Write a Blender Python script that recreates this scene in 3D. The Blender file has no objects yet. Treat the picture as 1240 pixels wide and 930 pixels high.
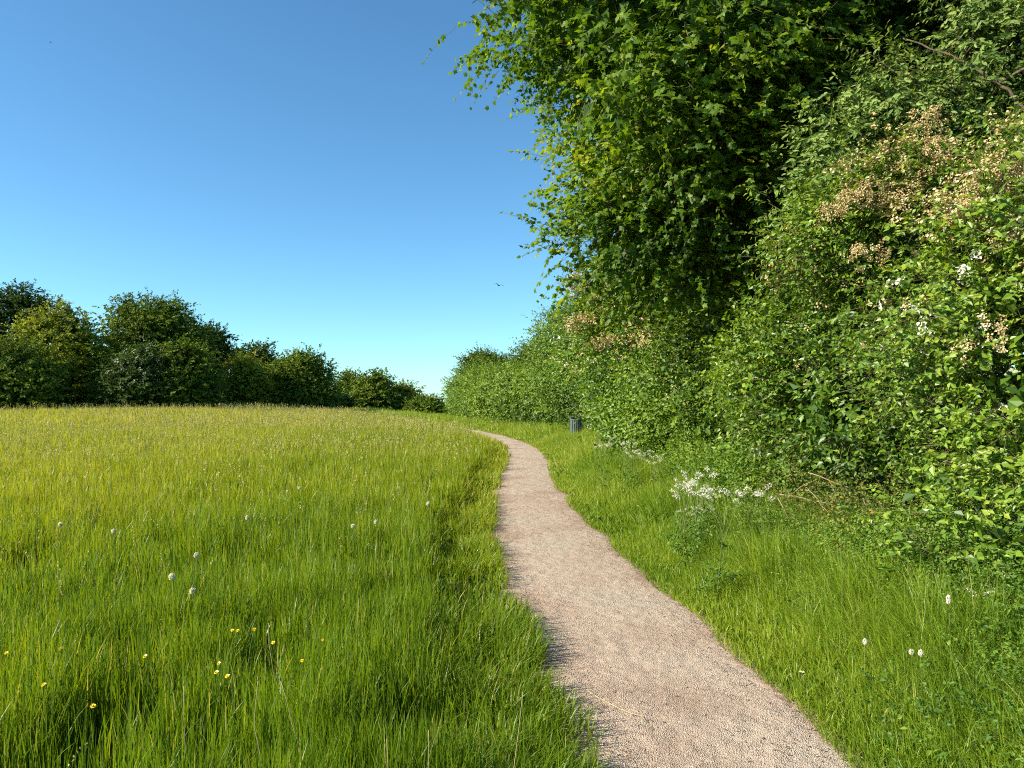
import bpy, math, random
import numpy as np
C = bpy.context.scene
D = bpy.data
R = math.radians

# ------------------------------------------------------------------ camera, sky, sun, exposure
CAM_H = 1.62
cam = D.cameras.new("camera")
cam.sensor_width = 36.0
cam.lens = 27.1
cam.clip_start = 0.05
cam.clip_end = 3000.0
camo = D.objects.new("camera", cam)
C.collection.objects.link(camo)
camo.location = (0, 0, CAM_H)
camo.rotation_euler = (R(90 + 1.25), 0, 0)
C.camera = camo

SUN_EL = 31.0
SUN_AZ = -106.0          # degrees clockwise from +Y (view direction): sun on the left, a little behind
sdir = np.array([math.sin(R(SUN_AZ)) * math.cos(R(SUN_EL)), math.cos(R(SUN_AZ)) * math.cos(R(SUN_EL)), math.sin(R(SUN_EL))])
w = D.worlds.new("World")
C.world = w
w.use_nodes = True
nt = w.node_tree
nt.nodes.clear()
sky = nt.nodes.new("ShaderNodeTexSky")
sky.sky_type = 'NISHITA'
sky.sun_disc = False
sky.sun_elevation = R(SUN_EL)
sky.sun_rotation = R(SUN_AZ)
sky.altitude = 1500
sky.air_density = 1.0
sky.dust_density = 0.6
sky.ozone_density = 1.6
bg = nt.nodes.new("ShaderNodeBackground")
bg.inputs[1].default_value = 0.094
wo = nt.nodes.new("ShaderNodeOutputWorld")
hs = nt.nodes.new("ShaderNodeHueSaturation"); hs.inputs["Saturation"].default_value = 1.05
tn_ = nt.nodes.new("ShaderNodeMix"); tn_.data_type = 'RGBA'; tn_.blend_type = 'MULTIPLY'; tn_.inputs[0].default_value = 1.0
tn_.inputs[7].default_value = (.60, .94, 1.03, 1)
nt.links.new(sky.outputs[0], hs.inputs["Color"]); nt.links.new(hs.outputs[0], tn_.inputs[6]); nt.links.new(tn_.outputs[2], bg.inputs[0])
nt.links.new(bg.outputs[0], wo.inputs[0])

sl = D.lights.new("sun", 'SUN')
sl.energy = 5.0
sl.angle = R(0.53)
sl.color = (1.0, 0.90, 0.74)
so = D.objects.new("sun", sl)
C.collection.objects.link(so)
from mathutils import Vector
so.rotation_euler = Vector((-sdir).tolist()).to_track_quat('-Z', 'Y').to_euler()
so.location = (sdir * 50).tolist()

C.view_settings.view_transform = 'Standard'
C.view_settings.look = 'None'
C.view_settings.exposure = 1.12
C.view_settings.gamma = 1.0
C.view_settings.use_curve_mapping = False
C.cycles.max_bounces = 6
C.cycles.diffuse_bounces = 3
C.cycles.glossy_bounces = 2
C.cycles.transmission_bounces = 4
C.cycles.caustics_reflective = False
C.cycles.caustics_refractive = False
C.cycles.use_adaptive_sampling = True
C.cycles.adaptive_threshold = 0.015
C.cycles.use_denoising = False
C.cycles.pixel_filter_type = 'BLACKMAN_HARRIS'
C.cycles.filter_width = 1.1
C.render.use_persistent_data = False

rng = np.random.default_rng(7)
F32 = np.float32

# ------------------------------------------------------------------ small helpers
def wp(px, py, Y):
    """world point at depth Y seen at photo pixel (px, py) - used to lay the place out from the photo's measurements"""
    return np.array([(px - 620) / 933 * Y, Y, CAM_H - (py - 485) / 933 * Y])

def smooth(x, a, b):
    t = np.clip((np.asarray(x, float) - a) / (b - a), 0, 1)
    return t * t * (3 - 2 * t)

def hash3(i, j, k, seed):
    n = (i * 374761393 + j * 668265263 + k * 2147483647 + seed * 974634777) & 0x7fffffff
    n = ((n ^ (n >> 13)) * 1274126177) & 0x7fffffff
    return ((n ^ (n >> 16)) & 0xffff) / 65535.0

def noise3(p, scale, seed=0):
    p = np.asarray(p, float) * scale
    i = np.floor(p).astype(np.int64)
    f = p - i
    f = f * f * (3 - 2 * f)
    out = 0
    for a in (0, 1):
        for b in (0, 1):
            for c in (0, 1):
                wgt = (f[:, 0] if a else 1 - f[:, 0]) * (f[:, 1] if b else 1 - f[:, 1]) * (f[:, 2] if c else 1 - f[:, 2])
                out = out + wgt * hash3(i[:, 0] + a, i[:, 1] + b, i[:, 2] + c, seed)
    return out

def noise2(x, y, scale, seed=0):
    return noise3(np.stack([x, y, np.zeros_like(x) + seed * 3.7], 1), scale, seed)

def nrm(v):
    return v / np.maximum(np.linalg.norm(v, axis=-1, keepdims=True), 1e-9)

def half_w(y): return PATH_W / 2 - .105 * smooth(y, 8, 18)
# path centre line X(Y)
PY = np.array([-8, -3, 0, 3.35, 5.4, 9, 11, 15, 21.3, 26, 33.4, 38, 45, 55, 70, 95], float)
PX = np.array([1.8, 1.45, 1.25, .96, .76, .46, .36, .30, .44, .33, -.55, -1.45, -3.2, -6.6, -13.0, -25.0])
def catmull(xs, ys, x):
    m = np.gradient(ys, xs)
    i = np.clip(np.searchsorted(xs, x) - 1, 0, len(xs) - 2)
    h = xs[i + 1] - xs[i]
    t = np.clip((x - xs[i]) / h, 0, 1)
    return ((2*t**3 - 3*t**2 + 1) * ys[i] + (t**3 - 2*t**2 + t) * h * m[i] + (-2*t**3 + 3*t**2) * ys[i+1] + (t**3 - t**2) * h * m[i+1])
def path_x(y):
    return catmull(PY, PX, np.asarray(y, float))
PATH_W = 1.24
def path_off(x, y):
    """signed distance across the path (m), positive to the right"""
    x = np.asarray(x, float); y = np.asarray(y, float)
    dxdy = (path_x(y + .05) - path_x(y - .05)) / .1
    return (x - path_x(y)) / np.sqrt(1 + dxdy ** 2)

def ground_z(x, y):
    x = np.asarray(x, float); y = np.asarray(y, float)
    far = 0.75 * smooth(-x, 4, 26) * smooth(y, 14, 62)
    drop = -6.0 * smooth(y, 85, 420)
    bank = 0.10 * smooth(path_off(x, y), 1.2, 2.8) * smooth(60 - y, 0, 20)
    return far + drop + bank

# ------------------------------------------------------------------ mesh + object helpers
def make_mesh(name, V, T, mats, midx=None, tint=None, smooth_shade=False):
    V = np.ascontiguousarray(V, dtype=F32); T = np.ascontiguousarray(T, dtype=np.int32)
    me = D.meshes.new(name)
    nv, nf = len(V), len(T); k = T.shape[1]
    me.vertices.add(nv); me.vertices.foreach_set("co", V.ravel())
    me.loops.add(nf * k); me.loops.foreach_set("vertex_index", T.ravel())
    me.polygons.add(nf); me.polygons.foreach_set("loop_start", np.arange(0, nf * k, k, dtype=np.int32))
    for m in mats: me.materials.append(m)
    if midx is not None: me.polygons.foreach_set("material_index", np.ascontiguousarray(midx, dtype=np.int32))
    me.polygons.foreach_set("use_smooth", np.full(nf, smooth_shade, dtype=bool))
    if tint is not None:
        a = me.attributes.new("tint", 'FLOAT', 'POINT'); a.data.foreach_set("value", np.ascontiguousarray(tint, dtype=F32))
    me.update(calc_edges=True)
    return me

def link(name, me, parent=None, loc=None):
    o = D.objects.new(name, me)
    C.collection.objects.link(o)
    if parent is not None: o.parent = parent
    if loc is not None: o.location = [float(v) for v in loc]
    return o

def tag(o, label=None, cat=None, group=None, kind=None):
    if label: o["label"] = label
    if cat: o["category"] = cat
    if group: o["group"] = group
    if kind: o["kind"] = kind
    return o

def thing(name, label, cat, loc=(0, 0, 0), group=None):
    o = D.objects.new(name, None)
    o.empty_display_size = 0.2
    C.collection.objects.link(o)
    o.location = [float(v) for v in loc]
    return tag(o, label, cat, group)

class Geo:
    """collects triangle soups; origin is subtracted so that the mesh sits in its parent's space"""
    def __init__(s): s.V = []; s.T = []; s.M = []; s.A = []; s.n = 0
    def add(s, V, T, m=0, tint=0.5):
        V = np.asarray(V, float); T = np.asarray(T)
        if len(V) == 0: return
        s.V.append(V); s.T.append(T + s.n); s.M.append(np.full(len(T), m)); s.A.append(np.broadcast_to(np.asarray(tint, float), (len(V),))); s.n += len(V)
    def build(s, name, mats, parent=None, origin=None, smooth_shade=False, loc=None):
        V = np.concatenate(s.V)
        if origin is not None: V = V - np.asarray(origin, float)
        me = make_mesh(name, V, np.concatenate(s.T), mats, np.concatenate(s.M), np.concatenate(s.A), smooth_shade)
        return link(name, me, parent, loc)

def tube(P, rad, sides=8, cap=True):
    P = np.asarray(P, float); n = len(P)
    rad = np.broadcast_to(np.asarray(rad, float), (n,))
    tan = nrm(np.gradient(P, axis=0))
    ref = np.array([0.13, 0.31, 0.94]) if abs(tan[0, 2]) < .9 else np.array([1.0, .1, 0])
    a = nrm(np.cross(tan, ref)); b = np.cross(tan, a)
    th = np.linspace(0, 2 * np.pi, sides, endpoint=False)
    V = (P[:, None] + rad[:, None, None] * (np.cos(th)[None, :, None] * a[:, None] + np.sin(th)[None, :, None] * b[:, None])).reshape(-1, 3)
    T = []
    for i in range(n - 1):
        for j in range(sides):
            q = i * sides + j; r = i * sides + (j + 1) % sides
            T += [(q, r, r + sides), (q, r + sides, q + sides)]
    if cap:
        V = np.concatenate([V, P[:1], P[-1:]]); c0, c1 = len(V) - 2, len(V) - 1
        for j in range(sides):
            T.append((c0, (j + 1) % sides, j)); T.append((c1, (n - 1) * sides + j, (n - 1) * sides + (j + 1) % sides))
    return V, np.array(T)

def bend(p0, p1, n=8, wob=.06, seed=0, sag=0.0):
    r = np.random.default_rng(seed)
    p0 = np.asarray(p0, float); p1 = np.asarray(p1, float)
    t = np.linspace(0, 1, n)[:, None]
    L = np.linalg.norm(p1 - p0)
    P = p0 + (p1 - p0) * t
    off = np.cumsum(r.normal(0, wob * L / math.sqrt(n), (n, 3)), 0) * np.sin(t * np.pi)
    off[:, 2] += (sag * L * np.sin(t * np.pi))[:, 0]
    return P + off

# ------------------------------------------------------------------ materials
def newmat(name):
    m = D.materials.new(name); m.use_nodes = True
    t = m.node_tree; t.nodes.clear()
    return m, t, t.nodes.new("ShaderNodeOutputMaterial")

def ramp(t, stops):
    n = t.nodes.new("ShaderNodeValToRGB")
    e = n.color_ramp.elements
    while len(e) > 1: e.remove(e[-1])
    e[0].position = stops[0][0]; e[0].color = (*stops[0][1], 1)
    for p, c in stops[1:]:
        x = e.new(p); x.color = (*c, 1)
    return n

def leafmat(name, stops, rough=.45, spec=.45, trans=.35, tcol=1.5):
    """stops: colour over the per-leaf tint attribute"""
    m, t, out = newmat(name)
    at = t.nodes.new("ShaderNodeAttribute"); at.attribute_name = "tint"
    rp = ramp(t, stops); t.links.new(at.outputs["Fac"], rp.inputs[0])
    p = t.nodes.new("ShaderNodeBsdfPrincipled")
    p.inputs["Roughness"].default_value = rough
    p.inputs["Specular IOR Level"].default_value = spec
    t.links.new(rp.outputs[0], p.inputs["Base Color"])
    if trans > 0:
        mul = t.nodes.new("ShaderNodeMix"); mul.data_type = 'RGBA'; mul.blend_type = 'MULTIPLY'
        mul.inputs[0].default_value = 1.0
        t.links.new(rp.outputs[0], mul.inputs[6]); mul.inputs[7].default_value = (tcol * 1.1, tcol, tcol * .35, 1)
        tr = t.nodes.new("ShaderNodeBsdfTranslucent"); t.links.new(mul.outputs[2], tr.inputs[0])
        mx = t.nodes.new("ShaderNodeMixShader"); mx.inputs[0].default_value = trans
        t.links.new(p.outputs[0], mx.inputs[1]); t.links.new(tr.outputs[0], mx.inputs[2])
        t.links.new(mx.outputs[0], out.inputs[0])
    else:
        t.links.new(p.outputs[0], out.inputs[0])
    return m

def plain(name, col, rough=.7, spec=.3, noise=0.0, nscale=20.0, metallic=0.0, bump=0.0):
    m, t, out = newmat(name)
    p = t.nodes.new("ShaderNodeBsdfPrincipled")
    p.inputs["Roughness"].default_value = rough; p.inputs["Specular IOR Level"].default_value = spec; p.inputs["Metallic"].default_value = metallic
    if noise > 0 or bump > 0:
        tc = t.nodes.new("ShaderNodeTexCoord")
        nz = t.nodes.new("ShaderNodeTexNoise"); nz.inputs["Scale"].default_value = nscale; nz.inputs["Detail"].default_value = 6
        t.links.new(tc.outputs["Object"], nz.inputs["Vector"])
        rp = ramp(t, [(.25, tuple(c * (1 - noise) for c in col)), (.75, tuple(c * (1 + noise) for c in col))])
        t.links.new(nz.outputs["Fac"], rp.inputs[0]); t.links.new(rp.outputs[0], p.inputs["Base Color"])
        if bump > 0:
            b = t.nodes.new("ShaderNodeBump"); b.inputs["Strength"].default_value = bump; b.inputs["Distance"].default_value = .02
            t.links.new(nz.outputs["Fac"], b.inputs["Height"]); t.links.new(b.outputs[0], p.inputs["Normal"])
    else:
        p.inputs["Base Color"].default_value = (*col, 1)
    t.links.new(p.outputs[0], out.inputs[0])
    return m

M = {}
M['maple'] = leafmat("maple_leaves", [(0, (.050, .11, .012)), (.5, (.110, .205, .016)), (.85, (.21, .30, .024)), (1, (.33, .34, .04))], .5, .32, .48)
M['hawthorn'] = leafmat("hawthorn_leaves", [(0, (.048, .105, .014)), (.45, (.125, .225, .018)), (.85, (.195, .31, .026)), (1, (.28, .36, .04))], .42, .5, .34)
M['elder'] = leafmat("bluish_leaves", [(0, (.07, .13, .032)), (.5, (.145, .24, .055)), (1, (.26, .35, .09))], .6, .22, .3)
M['hedge'] = leafmat("hedge_leaves", [(0, (.055, .105, .014)), (.5, (.118, .212, .020)), (1, (.23, .32, .032))], .5, .35, .3)
M['dark_tree'] = leafmat("dark_tree_leaves", [(0, (.026, .044, .008)), (.5, (.044, .084, .016)), (1, (.09, .145, .024))], .7, .12, .22)
M['mid_tree'] = leafmat("mid_tree_leaves", [(0, (.040, .060, .008)), (.5, (.080, .138, .014)), (1, (.19, .25, .028))], .7, .12, .25)
M['light_tree'] = leafmat("light_tree_leaves", [(0, (.060, .085, .010)), (.5, (.16, .20, .018)), (1, (.33, .36, .04))], .7, .12, .28)
M['herb'] = leafmat("herb_leaves", [(0, (.055, .12, .016)), (.5, (.11, .21, .020)), (1, (.22, .31, .035))], .5, .35, .35)
M['yellowing'] = leafmat("yellowing_leaves", [(0, (.07, .11, .015)), (.5, (.16, .19, .03)), (.9, (.32, .27, .05)), (1, (.34, .16, .03))], .55, .3, .35)
M['grass'] = leafmat("grass_blades", [(0, (.075, .150, .008)), (.35, (.140, .235, .010)), (.65, (.255, .310, .014)), (.85, (.36, .37, .035)), (1, (.46, .41, .16))], .42, .4, .42, 1.35)
M['verge'] = leafmat("verge_blades", [(0, (.075, .165, .012)), (.4, (.170, .275, .016)), (.75, (.29, .37, .026)), (1, (.44, .43, .15))], .42, .4, .42, 1.35)
M['seed'] = leafmat("seed_heads", [(0, (.30, .31, .09)), (.5, (.42, .39, .15)), (1, (.52, .46, .24))], .7, .2, .3, 1.0)
M['blossom_white'] = leafmat("white_petals", [(0, (.55, .54, .44)), (1, (.82, .80, .72))], .7, .2, .2, 1.0)
M['blossom_tan'] = leafmat("fading_petals", [(0, (.27, .19, .075)), (.5, (.46, .36, .16)), (.85, (.60, .50, .27)), (1, (.72, .65, .46))], .7, .2, .2, 1.0)
M['bark'] = plain("bark", (.13, .095, .065), .85, .2, .45, 9, 0, .6)
M['twig'] = leafmat("twigs", [(0, (.06, .05, .025)), (.5, (.10, .085, .04)), (1, (.30, .22, .13))], .8, .2, 0)
M['stem'] = leafmat("green_stems", [(0, (.10, .16, .03)), (1, (.24, .26, .09))], .6, .3, .2)
M['straw'] = plain("straw", (.42, .34, .18), .6, .3, .25, 30)
M['yellow_petal'] = plain("yellow_petals", (.80, .60, .01), .35, .5)
M['clock'] = leafmat("seed_fluff", [(0, (.70, .69, .62)), (1, (.85, .84, .78))], .8, .1, .35, 1.0)
M['clock_core'] = plain("seed_core", (.22, .18, .11), .8)
M['dead'] = leafmat("dead_leaves", [(0, (.10, .055, .03)), (.6, (.22, .11, .06)), (1, (.36, .24, .14))], .8, .2, 0)

# ground
def ground_mat():
    m, t, out = newmat("meadow_soil")
    tc = t.nodes.new("ShaderNodeTexCoord")
    n1 = t.nodes.new("ShaderNodeTexNoise"); n1.inputs["Scale"].default_value = .35; n1.inputs["Detail"].default_value = 8
    n2 = t.nodes.new("ShaderNodeTexNoise"); n2.inputs["Scale"].default_value = 24; n2.inputs["Detail"].default_value = 6
    for n in (n1, n2): t.links.new(tc.outputs["Object"], n.inputs["Vector"])
    r1 = ramp(t, [(.3, (.030, .045, .010)), (.7, (.055, .065, .016))])
    r2 = ramp(t, [(.35, (.45, .42, .36)), (.65, (1.2, 1.15, 1.0))])
    t.links.new(n1.outputs["Fac"], r1.inputs[0]); t.links.new(n2.outputs["Fac"], r2.inputs[0])
    mx = t.nodes.new("ShaderNodeMix"); mx.data_type = 'RGBA'; mx.blend_type = 'MULTIPLY'; mx.inputs[0].default_value = 1
    t.links.new(r1.outputs[0], mx.inputs[6]); t.links.new(r2.outputs[0], mx.inputs[7])
    p = t.nodes.new("ShaderNodeBsdfPrincipled"); p.inputs["Roughness"].default_value = 1.0; p.inputs["Specular IOR Level"].default_value = .0
    t.links.new(mx.outputs[2], p.inputs["Base Color"])
    b = t.nodes.new("ShaderNodeBump"); b.inputs["Strength"].default_value = .8; b.inputs["Distance"].default_value = .03
    t.links.new(n2.outputs["Fac"], b.inputs["Height"]); t.links.new(b.outputs[0], p.inputs["Normal"])
    t.links.new(p.outputs[0], out.inputs[0])
    return m
M['ground'] = ground_mat()

def path_mat():
    m, t, out = newmat("fine_gravel")
    tc = t.nodes.new("ShaderNodeTexCoord")
    def nz(s, d=5):
        n = t.nodes.new("ShaderNodeTexNoise"); n.inputs["Scale"].default_value = s; n.inputs["Detail"].default_value = d
        t.links.new(tc.outputs["Object"], n.inputs["Vector"]); return n
    def vo(s):
        n = t.nodes.new("ShaderNodeTexVoronoi"); n.inputs["Scale"].default_value = s
        t.links.new(tc.outputs["Object"], n.inputs["Vector"]); return n
    def mix(kind, fac, a, b):
        n = t.nodes.new("ShaderNodeMix"); n.data_type = 'RGBA'; n.blend_type = kind
        if isinstance(fac, float): n.inputs[0].default_value = fac
        else: t.links.new(fac, n.inputs[0])
        t.links.new(a, n.inputs[6]); t.links.new(b, n.inputs[7]); return n.outputs[2]
    big = nz(.9, 6); patch = ramp(t, [(.36, (.36, .275, .205)), (.52, (.46, .375, .290)), (.66, (.44, .38, .30))]); t.links.new(big.outputs["Fac"], patch.inputs[0])
    st = vo(125); sx = t.nodes.new("ShaderNodeSeparateColor"); t.links.new(st.outputs["Color"], sx.inputs[0])
    tone = ramp(t, [(0, (.66, .61, .58)), (.22, (.90, .87, .85)), (.7, (1.05, 1.02, 1.0)), (.94, (1.18, 1.15, 1.12)), (1, (1.38, 1.35, 1.32))]); t.links.new(sx.outputs[0], tone.inputs[0])
    c = mix('MULTIPLY', 1.0, patch.outputs[0], tone.outputs[0])
    fine = nz(240, 3); ft = ramp(t, [(.3, (.70, .68, .66)), (.62, (1.12, 1.12, 1.12))]); t.links.new(fine.outputs["Fac"], ft.inputs[0])
    c = mix('MULTIPLY', 1.0, c, ft.outputs[0])
    # reddish brown litter worn into the edges (a stain with its own shape)
    at = t.nodes.new("ShaderNodeAttribute"); at.attribute_name = "tint"
    ed = nz(14, 6); am = t.nodes.new("ShaderNodeMath"); am.operation = 'ADD'; t.links.new(at.outputs["Fac"], am.inputs[0]); t.links.new(ed.outputs["Fac"], am.inputs[1])
    er = ramp(t, [(1.16 / 2, (0, 0, 0)), (1.62 / 2, (1, 1, 1))]); hm = t.nodes.new("ShaderNodeMath"); hm.operation = 'MULTIPLY'; hm.inputs[1].default_value = .5
    t.links.new(am.outputs[0], hm.inputs[0]); t.links.new(hm.outputs[0], er.inputs[0])
    rgb = t.nodes.new("ShaderNodeRGB"); rgb.outputs[0].default_value = (.21, .13, .085, 1)
    c = mix('MIX', er.outputs[0], c, rgb.outputs[0])
    p = t.nodes.new("ShaderNodeBsdfPrincipled"); p.inputs["Roughness"].default_value = .9; p.inputs["Specular IOR Level"].default_value = .2
    t.links.new(c, p.inputs["Base Color"])
    b = t.nodes.new("ShaderNodeBump"); b.inputs["Strength"].default_value = .9; b.inputs["Distance"].default_value = .007
    t.links.new(st.outputs["Distance"], b.inputs["Height"])
    b2 = t.nodes.new("ShaderNodeBump"); b2.inputs["Strength"].default_value = .6; b2.inputs["Distance"].default_value = .05
    mid = nz(7, 5); t.links.new(mid.outputs["Fac"], b2.inputs["Height"]); t.links.new(b.outputs[0], b2.inputs["Normal"])
    t.links.new(b2.outputs[0], p.inputs["Normal"]); t.links.new(p.outputs[0], out.inputs[0])
    return m
M['path'] = path_mat()

# ------------------------------------------------------------------ ground sheet and path
def axis(n, near, far):
    u = np.linspace(-1, 1, n)
    return np.sign(u) * (near * np.abs(u) + (far - near) * np.abs(u) ** 4)
gx = axis(241, 30, 900); gy = axis(241, 60, 900) + 30
GX, GY = np.meshgrid(gx, gy, indexing='ij')
x = GX.ravel(); y = GY.ravel()
z = ground_z(x, y) + (noise2(x, y, 1.3, 3) - .5) * .05 * smooth(np.abs(path_off(x, y)), .7, 1.4) * (y < 90) - 0.012
n = len(gx); idx = np.arange(n * n).reshape(n, n)
Q = np.stack([idx[:-1, :-1].ravel(), idx[1:, :-1].ravel(), idx[1:, 1:].ravel(), idx[:-1, 1:].ravel()], 1)
tag(link("ground", make_mesh("ground", np.stack([x, y, z], 1), Q, [M['ground']], smooth_shade=True)), kind="structure")

ys = np.concatenate([np.arange(-6, 20, .06), np.arange(20, 90, .15)])
cx = path_x(ys); dx = (path_x(ys + .05) - path_x(ys - .05)) / .1
tn = nrm(np.stack([dx, np.ones_like(dx)], 1)); nn = np.stack([tn[:, 1], -tn[:, 0]], 1)
us = np.linspace(-1, 1, 17)
wl = half_w(ys) + .10 + (noise2(ys, ys * 0, 1.6, 5) - .5) * .18 + (noise2(ys, ys * 0, 4.1, 6) - .5) * .05
wr = half_w(ys) + .06 + (noise2(ys, ys * 0, 1.2, 8) - .5) * .16 + (noise2(ys, ys * 0, 4.3, 9) - .5) * .05
off = np.where(us[None] < 0, us[None] * wl[:, None], us[None] * wr[:, None])
PXY = np.stack([cx, ys], 1)[:, None] + off[..., None] * nn[:, None]
pv = PXY.reshape(-1, 2)
pz = ground_z(pv[:, 0], pv[:, 1]) + np.tile(.012 * (1 - us ** 2), len(ys)) + .006 * (noise2(pv[:, 0], pv[:, 1], 3, 4) - .5)
pt = np.tile(smooth(np.abs(us), .55, 1.0), len(ys))
m_ = len(us); idx = np.arange(len(ys) * m_).reshape(len(ys), m_)
Q = np.stack([idx[:-1, :-1].ravel(), idx[:-1, 1:].ravel(), idx[1:, 1:].ravel(), idx[1:, :-1].ravel()], 1)
tag(link("path", make_mesh("path", np.concatenate([pv, pz[:, None]], 1), Q, [M['path']], tint=pt, smooth_shade=True)), kind="structure")

# ------------------------------------------------------------------ leaves
def leaf_shape(kind):
    if kind == 'maple':
        o = [(0, 0), (-.04, .33), (.18, .29), (.46, .54), (.55, .27), (1, 0), (.55, -.27), (.46, -.54), (.18, -.29), (-.04, -.33)]
        V = [(.30, 0, .05)] + [(a, b, -.28 * ((a - .3) ** 2 + b * b) + .05) for a, b in o]
        T = [(0, i, i % 10 + 1) for i in range(1, 11)]
    elif kind == 'lobed':
        V = [(0, 0, 0), (.36, .34, .09), (.66, .21, .05), (1.05, 0, -.08), (.66, -.21, .05), (.36, -.34, .09)]
        T = [(0, 1, 2), (0, 2, 3), (0, 3, 4), (0, 4, 5)]
    elif kind == 'long':
        V = [(0, 0, 0), (.35, .21, .05), (.75, .15, -.02), (1, 0, -.12), (.75, -.15, -.02), (.35, -.21, .05)]
        T = [(0, 1, 2), (0, 2, 3), (0, 3, 4), (0, 4, 5)]
    else:
        V = [(0, 0, 0), (.5, .36, .10), (1, 0, -.05), (.5, -.36, .10)]
        T = [(0, 1, 2), (0, 2, 3)]
    return np.array(V, float), np.array(T)

def place_leaves(g, P, A, N, size, kind, m, tint):
    """one leaf per row: P base, A axis, N normal"""
    LV, LT = leaf_shape(kind)
    A = nrm(A); N = nrm(N - A * np.sum(A * N, 1, keepdims=True)); B = np.cross(N, A)
    s = size[:, None, None]
    V = P[:, None] + s * (LV[None, :, 0:1] * A[:, None] + LV[None, :, 1:2] * B[:, None] + LV[None, :, 2:3] * N[:, None])
    k = len(LV)
    T = LT[None] + (np.arange(len(P)) * k)[:, None, None]
    g.add(V.reshape(-1, 3), T.reshape(-1, 3), m, np.repeat(tint, k))

def place_twigs(g, P0, P1, r, m, tint=.3):
    """thin three-sided twigs from P0 to P1"""
    d = nrm(P1 - P0); a = nrm(np.cross(d, np.array([.21, .37, .9]))); b = np.cross(d, a)
    ring = [a, -a * .5 + b * .87, -a * .5 - b * .87]
    V = np.stack([P0 + q * r for q in ring] + [P1], 1)
    T = np.array([(0, 1, 3), (1, 2, 3), (2, 0, 3)])[None] + (np.arange(len(P0)) * 4)[:, None, None]
    g.add(V.reshape(-1, 3), T.reshape(-1, 3), m, tint)

UP = np.array([0, 0, 1.0])
CAMP = np.array([0, 0, CAM_H])

def clump_points(r, blobs, n, back=.35, zmin=-.75, depth=.30, gaps=0.0, gscale=1.0, seed=0, zfloor=.05):
    """clump centres near the skin of a union of ellipsoids (cx,cy,cz,rx,ry,rz)"""
    B = np.array(blobs, float)
    area = (B[:, 3] * B[:, 4] + B[:, 4] * B[:, 5] + B[:, 3] * B[:, 5])
    pr = area / area.sum()
    P = []; N = []
    tot = 0
    while tot < n:
        k = r.choice(len(B), size=n * 2, p=pr)
        d = nrm(r.normal(size=(n * 2, 3)))
        rad = 1 - depth * r.random(n * 2) ** 1.6
        rel = (noise3(B[k, :3] + B[k, 3:] * d, gscale * 1.1, seed + 5) - .5) * .85 * np.minimum(1, 1.0 / B[k, 3:].max(1))
        rad = rad + rel
        p = B[k, :3] + B[k, 3:] * d * rad[:, None]
        nn_ = nrm(d / B[k, 3:])
        ok = d[:, 2] > zmin
        q = (p[:, None] - B[None, :, :3]) / B[None, :, 3:]
        ok &= np.min(np.linalg.norm(q, axis=2), 1) > .62
        facing = np.sum(nn_ * nrm(CAMP - p), 1)
        ok &= (facing > -.35) | (r.random(n * 2) < back)
        ok &= p[:, 2] > ground_z(p[:, 0], p[:, 1]) + zfloor
        if gaps > 0: ok &= noise3(p, gscale, seed) > gaps * .62
        P.append(p[ok]); N.append(nn_[ok]); tot += int(ok.sum())
    return np.concatenate(P)[:n], np.concatenate(N)[:n]

def foliage(g, r, P, N, sprays=5, leaves=9, size=.05, L=.3, cr=.22, kind='lobed', m=0, twig_m=None, flat=.6, up=.25, droop=.35, leaf_up=.6, tvar=.22, tbase=.45, tfield=(0.6, 11), long_frac=.04):
    """sprays of leaves round each clump"""
    n = len(P)
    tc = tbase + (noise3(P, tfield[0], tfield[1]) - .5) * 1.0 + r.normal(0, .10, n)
    P2 = np.repeat(P, sprays, 0); N2 = np.repeat(N, sprays, 0); tc2 = np.repeat(tc, sprays)
    ns = len(P2)
    o = r.normal(size=(ns, 3)) * cr * np.array([1, 1, flat])
    d = nrm(N2 * .75 + r.normal(size=(ns, 3)) * .55 + UP * up + o / cr * .35)
    p0 = P2 + o
    Ls = L * r.uniform(.6, 1.25, ns) * np.where(r.random(ns) < long_frac, 1.9, 1.0)
    t = (np.arange(leaves) + .6) / leaves
    T_, _ = np.meshgrid(t, np.arange(ns))
    T_ = T_ + r.normal(0, .04, T_.shape)
    side = nrm(np.cross(d, UP) + r.normal(size=(ns, 3)) * .3)
    sg = np.where(np.arange(leaves) % 2 == 0, 1.0, -1.0)
    pos = p0[:, None] + d[:, None] * (Ls[:, None] * T_)[..., None]
    pos[..., 2] -= droop * Ls[:, None] * T_ ** 2 * .6
    ax = d[:, None] * .55 + side[:, None] * sg[None, :, None] * .8 + r.normal(size=(ns, leaves, 3)) * .35
    ax[..., 2] -= droop * .6
    nn_ = UP * leaf_up + N2[:, None] * .75 + r.normal(size=(ns, leaves, 3)) * .38
    sz = size * r.uniform(.6, 1.25, (ns, leaves)) * (1.05 - .35 * T_)
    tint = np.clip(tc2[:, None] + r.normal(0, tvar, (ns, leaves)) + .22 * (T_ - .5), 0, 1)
    place_leaves(g, pos.reshape(-1, 3), ax.reshape(-1, 3), nn_.reshape(-1, 3), sz.ravel(), kind, m, tint.ravel())
    if twig_m is not None:
        q = p0 + d * Ls[:, None] * .5; q[:, 2] -= droop * Ls * .15
        e = p0 + d * Ls[:, None]; e[:, 2] -= droop * Ls * .6
        b = p0 - d * (L * .45)
        tr_ = 0.0024 * (size / .05) ** .5
        place_twigs(g, b, q, tr_ * 1.3, twig_m, .4); place_twigs(g, q - d * .01, e, tr_ * .8, twig_m, .4)

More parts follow.
